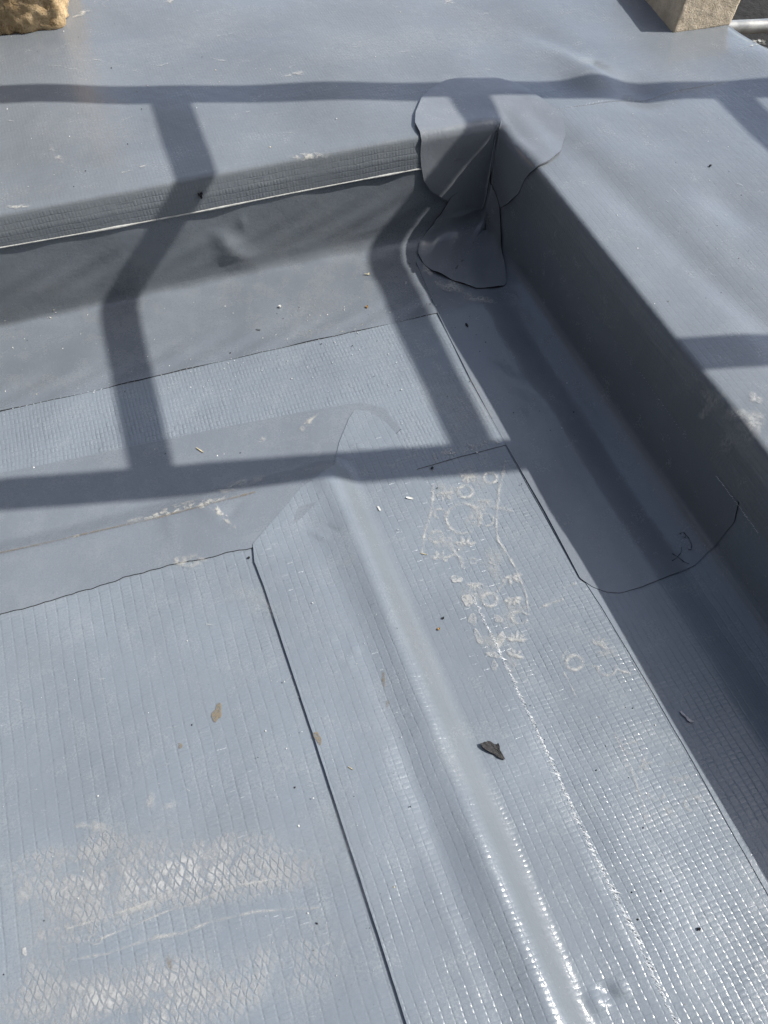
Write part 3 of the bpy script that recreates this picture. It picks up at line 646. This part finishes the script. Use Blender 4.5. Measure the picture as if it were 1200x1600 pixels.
# boot print with diamond tread on the field: two dusty lobes with a clean band between
f = Film(0.0012)
f.blob((240, 1370), 230, 85, 1.6, -0.22, .35, 3); f.blob((210, 1570), 230, 88, 1.6, -.2, .3, 4); f.blob((90, 1470), 55, 120, 1.5, .1, .3, 6); f.blob((440, 1510), 150, 60, .9, -.1, .35, 7); f.blob((400, 1375), 110, 50, .8, -.2, .35, 8)
f.blob((120, 1345), 90, 50, 1.1, -.5, .4, 11)
f.build('boot_print', M['boot'], field)
f = Film(0.0012); f.blob((180, 1360), 160, 60, 1, -.3, .45, 21); f.blob((150, 1560), 170, 70, 1, -.1, .45, 22); f.blob((80, 1450), 60, 90, 1, 0, .45, 24); f.build('dust_mark', M['faint'], field)
f = Film(0.0016)
f.stroke([(105, 1452), (170, 1432), (230, 1412), (280, 1400)], 4, .8); f.stroke([(150, 1470), (200, 1450), (260, 1425), (300, 1412), (360, 1386), (440, 1372)], 4, .7); f.stroke([(110, 1500), (170, 1490), (220, 1472), (285, 1458), (330, 1440), (400, 1425), (500, 1418)], 5, .6)
f.blob((235, 1410), 55, 8, .7, -.35, .3, 1); f.blob((262, 1462), 26, 5, .8, -.15, .3, 2); f.blob((40, 1395), 10, 26, .6, .3, .3, 8); f.blob((155, 1292), 16, 9, .7, 0, .3, 9); f.blob((236, 1252), 10, 14, .6, .5, .3, 10); f.blob((265, 1260), 14, 8, .5, -.4, .3, 11); f.blob((130, 1290), 14, 8, .5, 0, .4, 12)
f.ring((150, 1468), 12, 9, 4, .5); f.blob((40, 1487), 4, 6, 1, 0, .2, 13, False)
f.build('dust_mark', M['dust'], field)
f = Film(0.0012); f.blob((390, 930), 55, 30, .8, .3, .4, 2); f.blob((350, 1320), 180, 60, .6, 0, .3, 5); f.blob((60, 900 + 130), 60, 40, .4, 0, .3, 6); f.blob((500, 1330), 70, 80, .5, 0, .3, 7); f.build('dust_mark', M['faint'], field)
f = Film(0.0016); f.blob((340, 1115), 7, 14, 1, .1, .3, 1, False); f.blob((283, 1166), 2.5, 5, 1, 0, .3, 2, False); f.blob((266, 1505), 5, 14, .5, 0, .3, 3); f.build('mud_smear', M['mud'], field)
f = Film(lay3); f.blob((497, 1155), 5, 10, 1, -.3, .3, 4, False); f.blob((600, 1062), 4, 12, .8, 0, .3, 5); f.blob((606, 1100), 4, 8, .5, 0, .3, 6); f.build('mud_smear', M['mud'], st_r)
f = Film(lay3)
f.blob((545, 880), 16, 12, .7, 0, .4, 1); f.blob((420, 955), 40, 25, .6, .2, .4, 2); f.blob((700, 1190), 14, 60, .7, -.45, .3, 3); f.blob((650, 1010), 25, 90, .5, -.45, .3, 4); f.blob((545, 1340), 60, 90, .4, -.3, .3, 5); f.build('dust_mark', M['faint'], st_r)
f = Film(0.0032)
f.blob((275, 800), 70, 7, 1, -.22, .45, 1); f.blob((345, 805), 26, 7, 1, .75, .4, 2); f.blob((330, 788), 30, 6, .9, -.3, .4, 3); f.blob((290, 880), 40, 12, .6, -.2, .4, 4); f.blob((480, 665), 22, 5, .8, -.7, .3, 6); f.blob((410, 690), 12, 4, .6, -.5, .3, 7); f.stroke([(105, 845), (125, 840)], 3, .8); f.blob((375, 760), 40, 12, .5, -.3, .3, 8)
f.build('glue_smear', M['glue'], st_b)
f = Film(0.0032); f.stroke([(-20, 872), (60, 855), (150, 834), (240, 814), (320, 793), (400, 772)], 2.2, .75); f.build('mud_smear', M['mud'], st_b)
f = Film(0.0034); f.blob((480, 490), 90, 35, .6, -.2, .3, 1); f.blob((500, 520), 40, 10, .7, -.3, .4, 2); f.blob((80, 600), 90, 25, .5, -.2, .3, 3); f.build('dust_mark', M['faint'], fl_b)
f = Film(lay10); f.blob((1107, 484 + 160), 9, 9, 0.9, 0, .4, 1); f.blob((1150, 648), 14, 12, .9, .3, .4, 2); f.blob((1178, 625), 12, 9, .8, .2, .4, 3); f.blob((1120, 625), 22, 16, .6, .4, .4, 4); f.blob((1175, 665), 26, 18, .7, .5, .4, 5); f.blob((1145, 690), 20, 18, .4, 0, .4, 6)
f.build('dust_mark', M['dust'], led_r)
f = Film(lay9); f.blob((130, 23), 16, 4, .8, -.3, .4, 1); f.blob((28, 325), 18, 4, .9, -.1, .4, 2); f.blob((480, 245), 28, 5, .8, -.15, .4, 3); f.blob((90, 245), 18, 5, .5, .8, .4, 4); f.blob((700, 5), 14, 4, .6, -.3, .4, 5); f.blob((265, 5), 10, 5, .7, -.3, .4, 6); f.blob((460, 118), 22, 3, .6, -.1, .4, 7); f.stroke([(190, 273), (215, 264), (240, 258)], 2, .6)
f.build('glue_smear', M['glue'], led_b)
f = Film(lay9); rs = np.random.default_rng(12)
for i in range(26):
    x, y = rs.uniform(10, 800), rs.uniform(8, 118); an = rs.uniform(-0.6, 0.3); ln = rs.uniform(6, 26)
    f.stroke([(x, y), (x + math.cos(an) * ln * .5, y + math.sin(an) * ln * .5 + rs.normal()), (x + math.cos(an) * ln, y + math.sin(an) * ln)], rs.uniform(1.0, 2.0), rs.uniform(.25, .7), dens=3)
for i in range(10):
    x, y = rs.uniform(10, 560), rs.uniform(175, 250); an = rs.uniform(-0.8, 0.8); ln = rs.uniform(5, 18)
    f.stroke([(x, y), (x + math.cos(an) * ln, y + math.sin(an) * ln)], rs.uniform(1.0, 1.8), rs.uniform(.25, .6), dens=3)
f.build('scuff_marks', M['dust'], led_b)
f = Film(lay9); f.blob((300, 60), 160, 30, .7, -.1, .4, 1); f.blob((620, 70), 140, 32, .8, -.1, .4, 2); f.blob((130, 210), 100, 26, .6, -.1, .4, 3); f.blob((760, 40), 80, 26, .6, .2, .4, 4); f.build('dust_mark', M['faint'], led_b)
f = Film(lay10); rs = np.random.default_rng(14)
for i in range(24):
    x = rs.uniform(930, 1190); y = rs.uniform(190, 240 + (x - 900) * .9); an = rs.uniform(-0.9, 0.9); ln = rs.uniform(4, 16)
    f.stroke([(x, y), (x + math.cos(an) * ln, y + math.sin(an) * ln)], rs.uniform(1.0, 1.8), rs.uniform(.25, .6), dens=3)
f.build('scuff_marks', M['dust'], led_r)
f = Film(0.0012); rs = np.random.default_rng(15)
for i in range(40):
    x, y = rs.uniform(10, 560), rs.uniform(960, 1590); x = min(x, 385 + (y - 860) * .31); an = rs.uniform(-1.4, 0.6); ln = rs.uniform(4, 20)
    f.stroke([(x, y), (x + math.cos(an) * ln, y + math.sin(an) * ln)], rs.uniform(1.0, 2.2), rs.uniform(.25, .7), dens=3)
f.build('scuff_marks', M['dust'], field)
f = Film(lay7); f.blob((705, 452), 26, 10, 1, .35, .4, 1); f.blob((745, 470), 24, 8, 1, .2, .4, 2); f.blob((668, 425), 12, 10, .9, .5, .4, 3); f.blob((720, 640), 60, 60, .35, 0, .4, 4); f.build('dust_mark', M['dust'], fl_r)
f = Film(lay10); f.blob((1186, 68), 11, 5, 1.2, .3, .4, 1); f.blob((1176, 74), 7, 3, 1.0, -.3, .4, 2); f.build('glue_smear', M['glue'], led_r)
# pen mark on the smooth flashing
f = Film(lay7); k = 320 / 1200; q = lambda L: [(880 + x * k, 720 + y * k) for x, y in L]
f.stroke(q([(680, 435), (700, 425), (718, 440), (715, 458), (695, 450)]), 0.9); f.stroke(q([(705, 425), (735, 460), (752, 500), (750, 528), (730, 525)]), 1.0)
f.stroke(q([(692, 512), (688, 545), (660, 578), (630, 596)]), 1.1); f.stroke(q([(632, 552), (670, 572), (705, 600), (735, 612)]), 1.0)
f.build('pen_mark', M['ink'], fl_r)

# bead of the hot weld along the strip's edge: short slanted ridges
def weld_bead(path_px, parent, lay, n, seed, name='weld_bead', size=1.0):
    r = np.random.default_rng(seed); L = resample(line(path_px, 6), n); V = []; F = []
    T = np.gradient(L, axis=0); T /= np.linalg.norm(T, axis=1, keepdims=True)
    N = np.stack([-T[:, 1], T[:, 0]], -1)
    for i in range(n):
        ln = r.uniform(0.0008, 0.0024) * size * (1 if r.random() < .85 else 2.6); wd = r.uniform(0.0004, 0.0008) * size; hh = r.uniform(0.0003, 0.0009) * size
        c = L[i] + N[i] * r.normal() * 0.0006 * size; ax = T[i] * 0.75 + N[i] * r.uniform(0.3, 1.1); ax = ax / np.linalg.norm(ax); ay = np.array([-ax[1], ax[0]])
        Q = np.array([c - ax * ln, c + ay * wd, c + ax * ln * 0.8, c - ay * wd, c + ax * ln * .15])
        lo, _ = surf(Q[:4, 0], Q[:4, 1], layer_at(Q[:4, 0], Q[:4, 1], lay) - 0.0004); hi, _ = surf(Q[4:, 0], Q[4:, 1], layer_at(Q[4:, 0], Q[4:, 1], lay) + hh)
        k = len(V); V += list(lo) + list(hi)
        for a, b in ((0, 1), (1, 2), (2, 3), (3, 0)):
            f_ = (k + a, k + b, k + 4); A_, B_, C_ = V[f_[0]], V[f_[1]], V[f_[2]]
            F.append(f_ if np.cross(B_ - A_, C_ - A_)[2] > 0 else f_[::-1])
    return tag(link(name, V, F, M['weld'], parent, smooth=False), kind='stuff')
def bead(name, pts, r, mat, parent, seed):
    n = 160; L = resample(pts, n); rr = np.random.default_rng(seed); rad = r * (0.75 + 0.5 * np.abs(np.interp(np.arange(n), np.arange(0, n + 4, 4), rr.normal(size=n // 4 + 1)) * 0.6)); m = 7
    P, N = surf(L[:, 0], L[:, 1], 0.0050); T = np.gradient(P, axis=0); T /= np.linalg.norm(T, axis=1, keepdims=True); B = np.cross(T, N); V = []; F = []
    for i in range(n):
        for j in range(m): t_ = 2 * math.pi * j / m; V.append(P[i] + (N[i] * math.cos(t_) + B[i] * math.sin(t_)) * rad[i])
    for i in range(n - 1):
        for j in range(m): F.append((i * m + j, i * m + (j + 1) % m, (i + 1) * m + (j + 1) % m, (i + 1) * m + j))
    return link(name, V, F, mat, parent)
_tb = tb[(tb[:, 0] > 0.09)]; bead('seam_bead', _tb[_tb[:, 0] > float(hit([(656, 262)])[0, 0]) - 0.004] + np.array([0, 0.0014]), 0.0014, M['edge_light'], led_b, 3)
weld_bead([(738, 932), (748, 955), (800, 1062), (850, 1170), (900, 1280), (950, 1382), (1000, 1482), (1060, 1610)], st_r, lay3, 460, 3, size=1.6)
weld_bead([(858, 177), (900, 168), (945, 158)], led_r, lay10, 40, 4, size=.9)
weld_bead([(0, 645), (150, 612), (300, 577), (450, 543), (600, 510), (684, 491)], fl_b, 0.0034, 70, 5, size=.45)
weld_bead([(1125, 742), (1150, 775), (1190, 830)], led_r, lay10, 40, 6, size=.7)
weld_bead([(970, 1000), (1000, 1050), (1070, 1170), (1135, 1285), (1200, 1400)], fl_r2, 0.0016, 90, 7, size=.5)
weld_bead([(822, 314), (900, 430), (1000, 572), (1080, 687)], led_r, lay10, 90, 8, size=.45)

# ------------------------------------------------------------------ stones on the ledge
def stone_mat(name, c0, c1, pit, scale):
    t = NT(name); geo = t.n('ShaderNodeTexCoord').outputs['Object']; bs = t.n('ShaderNodeBsdfPrincipled')
    a = t.noise(geo, scale, 6, 0.7, 0.4); b = t.noise(geo, scale * 5, 4, 0.6); d = t.noise(geo, scale * 0.25, 3, 0.5)
    c = t.mix(t.ramp(a, 0.35, 0.65), c0, c1); c = t.mix(t.math('MULTIPLY', t.ramp(d, 0.45, 0.75), 0.5), c, tuple(v * 0.55 for v in c0))
    vo = t.n('ShaderNodeTexVoronoi'); vo.inputs['Scale'].default_value = scale * 6; t.l(geo, vo.inputs['Vector'])
    p = t.ramp(vo.outputs['Distance'], 0.10, 0.28, 1.0, 0.0); p = t.math('MULTIPLY', p, t.ramp(b, 0.52, 0.6)); p = t.math('MULTIPLY', p, pit)
    c = t.mix(p, c, (0.06, 0.05, 0.04))
    h = t.math('SUBTRACT', t.math('ADD', t.math('MULTIPLY', a, 0.6), t.math('MULTIPLY', b, 0.4)), p)
    bp = t.n('ShaderNodeBump'); bp.inputs['Distance'].default_value = 0.004; bp.inputs['Strength'].default_value = 0.9; t.l(h, bp.inputs['Height'])
    t.l(c, bs.inputs['Base Color']); bs.inputs['Roughness'].default_value = 0.92; bs.inputs['Specular IOR Level'].default_value = 0.2
    t.l(bp.outputs[0], bs.inputs['Normal']); t.l(bs.outputs[0], t.out.inputs[0]); return t.m
def block(name, x0, x1, y0, y1, z0, z1, mat, seed, bev, amp, shear=0.0, n=26, big=0.0, rot=0.0):
    bm = bmesh.new(); bmesh.ops.create_cube(bm, size=1.0)
    bmesh.ops.subdivide_edges(bm, edges=bm.edges[:], cuts=n, use_grid_fill=True)
    from mathutils import noise
    cx, cy = (x0 + x1) / 2, (y0 + y1) / 2; L = Vector((x1 - x0, y1 - y0, z1 - z0))
    for v in bm.verts:
        p = Vector((v.co.x * L.x, v.co.y * L.y, v.co.z * L.z)); H = L / 2
        # rounded box
        q = Vector((max(-H.x + bev, min(H.x - bev, p.x)), max(-H.y + bev, min(H.y - bev, p.y)), max(-H.z + bev, min(H.z - bev, p.z))))
        d = p - q
        if d.length > 1e-9: p = q + d.normalized() * min(bev, d.length) if sum(abs(c) > 1e-9 for c in d) > 1 else p
        nn = (d.normalized() if d.length > 1e-9 else Vector((0, 0, 0)))
        s0 = Vector((seed * 3.1, seed, 0))
        p = p + nn * (amp * noise.fractal(p * 60 + s0, 1.0, 2.0, 4) + big * noise.noise(p * 14 + s0))
        z = p.z + L.z / 2
        c, s_ = math.cos(rot), math.sin(rot)
        v.co = Vector((cx + p.x * c - p.y * s_ + shear * z, cy + p.x * s_ + p.y * c, z0 + z))
    me = bpy.data.meshes.new(name); bm.to_mesh(me); bm.free(); me.materials.append(mat)
    me.polygons.foreach_set('use_smooth', np.ones(len(me.polygons), bool))
    o = bpy.data.objects.new(name, me); col.objects.link(o); return o
M['sandstone'] = stone_mat('sandstone', (0.36, 0.24, 0.12), (0.70, 0.53, 0.32), 0.7, 70)
M['block'] = stone_mat('calcium silicate block', (0.60, 0.49, 0.35), (0.80, 0.68, 0.52), 1.0, 90)
pL, pR = plane_pt((1026, 49), HL), plane_pt((1127, 47), HL)
ang = math.atan2(pR[1] - pL[1], pR[0] - pL[0]); wid = math.hypot(*(pR - pL)[:2])
cxy = (pL + pR) / 2
bl = block('stone_block', cxy[0] - wid / 2 - math.sin(ang) * 0.107, cxy[0] + wid / 2 - math.sin(ang) * 0.107, cxy[1], cxy[1] + 0.215, HL - 0.004, HL + 0.065, M['block'], 4, 0.003, 0.0008, 0.10, 30, 0.0006, ang * 0.25)
tag(bl, 'pitted beige cut block sitting near the outer roof edge', 'block')
q0, q1 = plane_pt((0, 47), HL), plane_pt((112, 22), HL)
sx = block('rough_stone', -0.40, q1[0] + 0.010, q1[1] - 0.012, q1[1] + 0.20, HL - 0.006, HL + 0.30, M['sandstone'], 9, 0.014, 0.006, 0.0, 60, 0.005, -0.20)
tag(sx, 'rough golden sandstone block with rounded corner resting on the ledge', 'stone')
print('stones', pL, pR, ang, wid, q0, q1)

# ------------------------------------------------------------------ scaffold: lattice that throws the shadows, and a tube far below
def tube(name, p, q, r, mat, parent=None, n=20, cap=True):
    p, q = np.array(p, float), np.array(q, float); d = q - p; d /= np.linalg.norm(d)
    u = np.cross(d, (0, 0, 1.0)); u = u / np.linalg.norm(u) if np.linalg.norm(u) > 1e-3 else np.array([1.0, 0, 0]); v = np.cross(d, u)
    A = np.linspace(0, 2 * math.pi, n, endpoint=False); V = []
    for c in (p, q):
        for rr in (r, r - 0.0035):
            V += [c + (u * math.cos(t) + v * math.sin(t)) * rr for t in A]
    F = []
    for j in range(n):
        k = (j + 1) % n
        F += [(j, k, 2 * n + k, 2 * n + j), (n + k, n + j, 3 * n + j, 3 * n + k), (k, j, n + j, n + k), (2 * n + j, 2 * n + k, 3 * n + k, 3 * n + j)]
    return link(name, V, F, mat, parent)
t = NT('galvanised tube'); geo = t.n('ShaderNodeTexCoord').outputs['Object']; bs = t.n('ShaderNodeBsdfPrincipled')
nf = t.noise(geo, 18, 4, 0.6); t.l(t.mix(t.ramp(nf, .35, .7), (0.50, 0.49, 0.45), (0.68, 0.66, 0.60)), bs.inputs['Base Color'])
bs.inputs['Metallic'].default_value = 0.7; t.l(t.ramp(nf, .3, .7, .35, .6), bs.inputs['Roughness']); t.l(bs.outputs[0], t.out.inputs[0]); M['galv'] = t.m
TD = 0.95                                          # distance back along the sunlight
def lift(x, y, extra=0.0): return np.array([x * U, y * U, HL]) + SUN * (TD + extra)
lat = bpy.data.objects.new('scaffold_lattice', None); col.objects.link(lat)
tag(lat, 'galvanised scaffold lattice of two long tubes with cross tubes above the roof', 'scaffold')
c1 = lambda x: (x, 2.0145 - 0.36 * (x + 0.221)); c2 = lambda x: (x, 0.799 - 0.27 * (x - 0.54))
for cc in (c1, c2): tube('long_tube', lift(*cc(-3.1)), lift(*cc(2.6)), 0.0265, M['galv'], lat)
for xa, xb in ((-2.5, -2.5), (-1.85, -1.85), (-1.2, -1.2), (-0.54, -0.55), (0.150, 0.118), (0.798, 0.758), (1.40, 1.33), (2.05, 1.98)):
    tube('cross_tube', lift(*c1(xa)), lift(*c2(xb)), 0.0220, M['galv'], lat)
# uprights that carry the lattice, well outside the picture
for cc, xx in ((c1, 2.5), (c2, 2.5), (c1, -3.0), (c2, -3.0)):
    p = lift(*cc(xx)); 
    o = tube('upright', (p[0], p[1], -2.6), (p[0], p[1], p[2] + 0.15), 0.0242, M['galv'], lat)
pd = ray((1168, 42)); pd = pd / np.linalg.norm(pd); pc = CAMP + pd * 3.7
dr = R @ np.array([1.0, 0.10, 0]); dr[2] = 0; dr /= np.linalg.norm(dr)
pole = tube('scaffold_tube', pc - dr * 2.2, pc + dr * 3.0, 0.0242, M['galv'])
tag(pole, 'pale galvanised tube seen below beyond the roof edge', 'scaffold tube')

# ------------------------------------------------------------------ debris
def flake(name, px, outline, mat, lay, label, cat, scale=1.0, curl=0.002, thick=0.0008, rot=0.0, group=None, seed=0):
    """a curled chip; outline in millimetres around the spot where it lies"""
    s0 = hit([px])[0]; P0, n0 = surf(np.array(s0[0]), np.array(s0[1]), float(layer_at(np.array(s0[0]), np.array(s0[1]), lay)))
    n0 = n0 * 0.25 + np.array([0, 0, 0.75]) if n0[2] > 0.6 else n0; n0 = n0 / np.linalg.norm(n0); P0 = P0 + n0 * 0.0004; ux = np.array([1.0, 0, 0]); ux -= n0 * (ux @ n0); ux /= np.linalg.norm(ux); uy = np.cross(n0, ux)
    O = np.array(outline, float) * 0.001 * scale; c, s_ = math.cos(rot), math.sin(rot); O = np.stack([O[:, 0] * c - O[:, 1] * s_, O[:, 0] * s_ + O[:, 1] * c], -1)
    r = np.random.default_rng(seed); cen = O.mean(0); m = len(O); rings = (0.0, 0.45, 0.8, 1.0); V = []; F = []
    L = np.abs(O - cen).max() + 1e-9
    def zz(p): d = (p - cen) / L; return curl * (d[0] ** 2 * 0.9 + 0.5 * d[0] * d[1]) + r.normal() * thick * 0.25
    for top in (1, 0):
        V.append(np.array([*cen, zz(cen) + thick * top]))
        for q in rings[1:]:
            for p in O: pp = cen + (p - cen) * q; V.append(np.array([*pp, zz(pp) + thick * top]))
    k = 1 + 3 * m; ix = lambda t, i, j: t * k + 1 + i * m + j % m
    for t_ in (0, 1):
        for j in range(m): F.append((t_ * k, ix(t_, 0, j), ix(t_, 0, j + 1)))
        for i in range(2):
            for j in range(m): F.append((ix(t_, i, j), ix(t_, i + 1, j), ix(t_, i + 1, j + 1), ix(t_, i, j + 1)))
    F = F[:len(F) // 2] + [f_[::-1] for f_ in F[len(F) // 2:]]
    for j in range(m): F.append((ix(0, 2, j), ix(1, 2, j), ix(1, 2, j + 1), ix(0, 2, j + 1)))
    V = np.array(V); V[:, 2] -= V[:, 2].min() - 0.0
    W = V[:, :1] * ux + V[:, 1:2] * uy + V[:, 2:] * n0
    o = link(name, W, F, mat, smooth=False); o.location = P0
    return tag(o, label, cat, group)
M['bark'] = simple('charred bark', (0.045, 0.043, 0.042), 0.8, 0.6, 500, 0.0006)
M['white'] = simple('white chip', (0.78, 0.77, 0.72), 0.6, 0.1)
M['straw'] = simple('straw', (0.62, 0.55, 0.36), 0.6, 0.2)
M['foil'] = simple('crumpled plastic', (0.55, 0.53, 0.53), 0.3, 0.3, 400, 0.001)
M['black'] = simple('black crumb', (0.015, 0.015, 0.016), 0.7, 0.3)
M['amber'] = simple('amber crumb', (0.45, 0.25, 0.06), 0.5, 0.3)
k = 0.55
leaf = [(-9, 9), (-6, 9.5), (-3, 9.2), (-2, 10), (1, 8.6), (3, 6), (5, 3), (6, 5), (7.2, 5.4), (7.5, 2), (6.6, -1), (7.8, -5), (9, -10), (7.6, -10.4), (4, -8), (1, -4), (-3, -1), (-7, 3), (-9, 6)]
flake('bark_flake', (769, 1175), leaf, M['bark'], lay_gr, 'dark charred leaf-shaped flake lying on the gutter beside the fillet ridge', 'flake', 1.12, 0.003, 0.0016, -0.12)
chip = [(-4, 1.2), (-2, 2), (1, 1.7), (3, 0.6), (4.4, -0.8), (3.2, -1.6), (1, -1.2), (-2, -0.4), (-3.6, 0)]
flake('paint_chip', (640, 781), chip, M['white'], lay_gr, 'white curled chip lying above the ring-patterned shoe print', 'chip', 1.15, 0.002, 0.0005, -0.35)
flake('paint_chip', (592, 797), chip, M['white'], lay3, 'small white chip lying on the mitred woven strip', 'chip', 0.95, 0.002, 0.0006, -1.25)
sliver = [(-6, 0.2), (-3, 0.7), (2, 0.8), (6, 0.2), (5.6, -0.4), (1, -0.6), (-3, -0.5)]
flake('wood_sliver', (313, 706), sliver, M['straw'], 0.0034, 'pale wood sliver lying on the smooth glue-marked strip', 'sliver', 1.2, 0.001, 0.0007, -1.0)
flake('wood_sliver', (662, 868), sliver, M['straw'], lay_gr, 'thin pale wood sliver crossing the ring-patterned shoe print', 'sliver', 0.75, 0.001, 0.0006, -0.6)
flake('wood_sliver', (548, 1202), sliver, M['straw'], lay3, 'tiny pale sliver lying on the woven strip beside the mud smear', 'sliver', 0.55, 0.001, 0.0006, -0.9)
flake('straw_bit', (574, 432), [(-4, 1.4), (1, 0.6), (2, 2.8), (3.2, 2.6), (3.2, -0.6), (2, -1), (-4, 0.2)], M['straw'], 0.0034, 'bent yellow straw bit on the sunlit upstand flashing', 'straw', 1.15, 0.001, 0.0007, -0.3)
crumb = [(-2, 0), (-1, 1.6), (0.8, 1.8), (2, 0.6), (1.6, -1.2), (0, -1.8), (-1.6, -1.2)]
flake('stone_crumb', (438, 483), crumb, M['white'], 0.0034, 'white crumb lying on the sunlit upstand flashing', 'crumb', 1.1, 0.0005, 0.0025, 0.2)
flake('stone_crumb', (573, 484), crumb, M['amber'], 0.0034, 'amber crumb lying on the sunlit upstand flashing', 'crumb', 1.0, 0.0005, 0.0025, 0.9)
flake('dirt_curl', (404, 519), [(-3, 1.6), (-1.6, 2), (-0.6, 0.6), (1.6, -0.2), (3, -1.6), (2, -1.8), (-0.6, -0.8), (-2, 0.4)], M['black'], 0.0034, 'small black curl of dirt on the sunlit upstand flashing', 'dirt', 1.1, 0.001, 0.0008, 0)
flake('dirt_crumb', (311, 301), [(-2, 4), (0, 2), (3, 4.4), (3.6, 2), (2, 0), (2, -3), (0.4, -5), (-0.8, -1), (-2.6, 1)], M['black'], lay9, 'ragged black dirt crumb stuck to the folded ledge edge', 'dirt', 1.15, 0.002, 0.002, 0)
flake('dirt_crumb', (729, 511), [(-1, 4), (1, 4.2), (1.6, 0), (1, -4), (-0.6, -4), (-1.6, 0)], M['black'], lay7, 'elongated black crumb in the shade near the corner patch foot', 'dirt', .9, 0.0005, 0.0012, 0)
flake('plastic_scrap', (1070, 1123), [(-1.4, 8), (0.4, 8.4), (1.2, 5), (1, 1.6), (2.4, 0), (2.6, -4), (5.4, -7), (4.2, -8), (1, -6), (-0.4, -3), (0, 0.6), (-1.6, 4)], M['foil'], 0.0018, 'crumpled silvery plastic scrap on the shaded ribbed flashing', 'scrap', 1.0, 0.003, 0.0012, 0.1)
flake('seed_husk', (692, 968), crumb, M['black'], lay_gr, 'dark husk beside the fillet ridge below the white chips', 'husk', .7, 0.0005, 0.0012, 1.2)
flake('seed_husk', (685, 985), crumb, M['amber'], lay_gr, 'amber husk beside the fillet ridge below the white chips', 'husk', .8, 0.0005, 0.0014, 0.4)
flake('dirt_crumb', (675, 733), crumb, M['black'], lay_gr, 'round black crumb lying on the cross lap of the gutter', 'dirt', 1.0, 0.0004, 0.0014, .2)
flake('dirt_crumb', (1108, 263), crumb, M['black'], lay10, 'single black crumb lying on the ledge beyond the shaded upstand', 'dirt', .9, 0.0004, 0.0014, .2)
flake('dirt_crumb', (1091, 1452), crumb, M['black'], 0.0010, 'single black crumb in the glittering end of the gutter', 'dirt', .75, 0.0004, 0.0014, .6)
flake('dirt_crumb', (389, 873), crumb, M['black'], 0.0012, 'dark crumb beside the corner of the ragged strip seam', 'dirt', .8, 0.0004, 0.0012, .3)

# grit nobody could count
def grit():
    regions = [((0, 470, 640, 620), 260, .75, 0.0036), ((440, 430, 660, 540), 90, .65, 0.0036), ((660, 430, 740, 520), 50, .25, 0.0044), ((0, 640, 640, 740), 40, .5, 0.0034), ((620, 700, 760, 1100), 70, .45, 0.0024), ((680, 1100, 1100, 1600), 80, .4, 0.0012), ((0, 960, 600, 1600), 60, .6, 0.0020),
               ((670, 420, 900, 760), 50, .3, 0.0036), ((0, 10, 640, 300), 60, .7, 0.0020), ((900, 180, 1200, 500), 50, .6, 0.0030), ((400, 800, 640, 1500), 40, .5, 0.0048), ((560, 400, 700, 500), 40, .6, 0.0036)]
    V = []; F = []; MI = []
    for (x0, y0, x1, y1), n, pw, lay in regions:
        px = [(rng.uniform(x0, x1), rng.uniform(y0, y1)) for _ in range(n)]
        S = hit(px, 900); P, N = surf(S[:, 0], S[:, 1], lay)
        for i in range(n):
            r = 0.00032 + 0.0008 * rng.random() ** 3; k = len(V); nv = N[i]; ux = np.cross(nv, (0.3, 1, 0.1)); ux /= np.linalg.norm(ux); uy = np.cross(nv, ux); A = rng.uniform(0, 6.28)
            m = 5
            for j in range(m): t_ = A + j * 2 * math.pi / m; rr = r * rng.uniform(.6, 1.6); V.append(P[i] + ux * math.cos(t_) * rr + uy * math.sin(t_) * rr - nv * 0.0002)
            V.append(P[i] + nv * r * rng.uniform(.6, 1.1))
            mi = 0 if rng.random() < pw else (1 if rng.random() < .85 else 2)
            for j in range(m): F.append((k + j, k + (j + 1) % m, k + m)); MI.append(mi)
    o = link('grit', V, F, [M['white'], M['black'], M['straw']], midx=MI, smooth=False)
    tag(o, 'fine pale and dark grit scattered over the membrane', 'grit', kind='stuff')
grit()
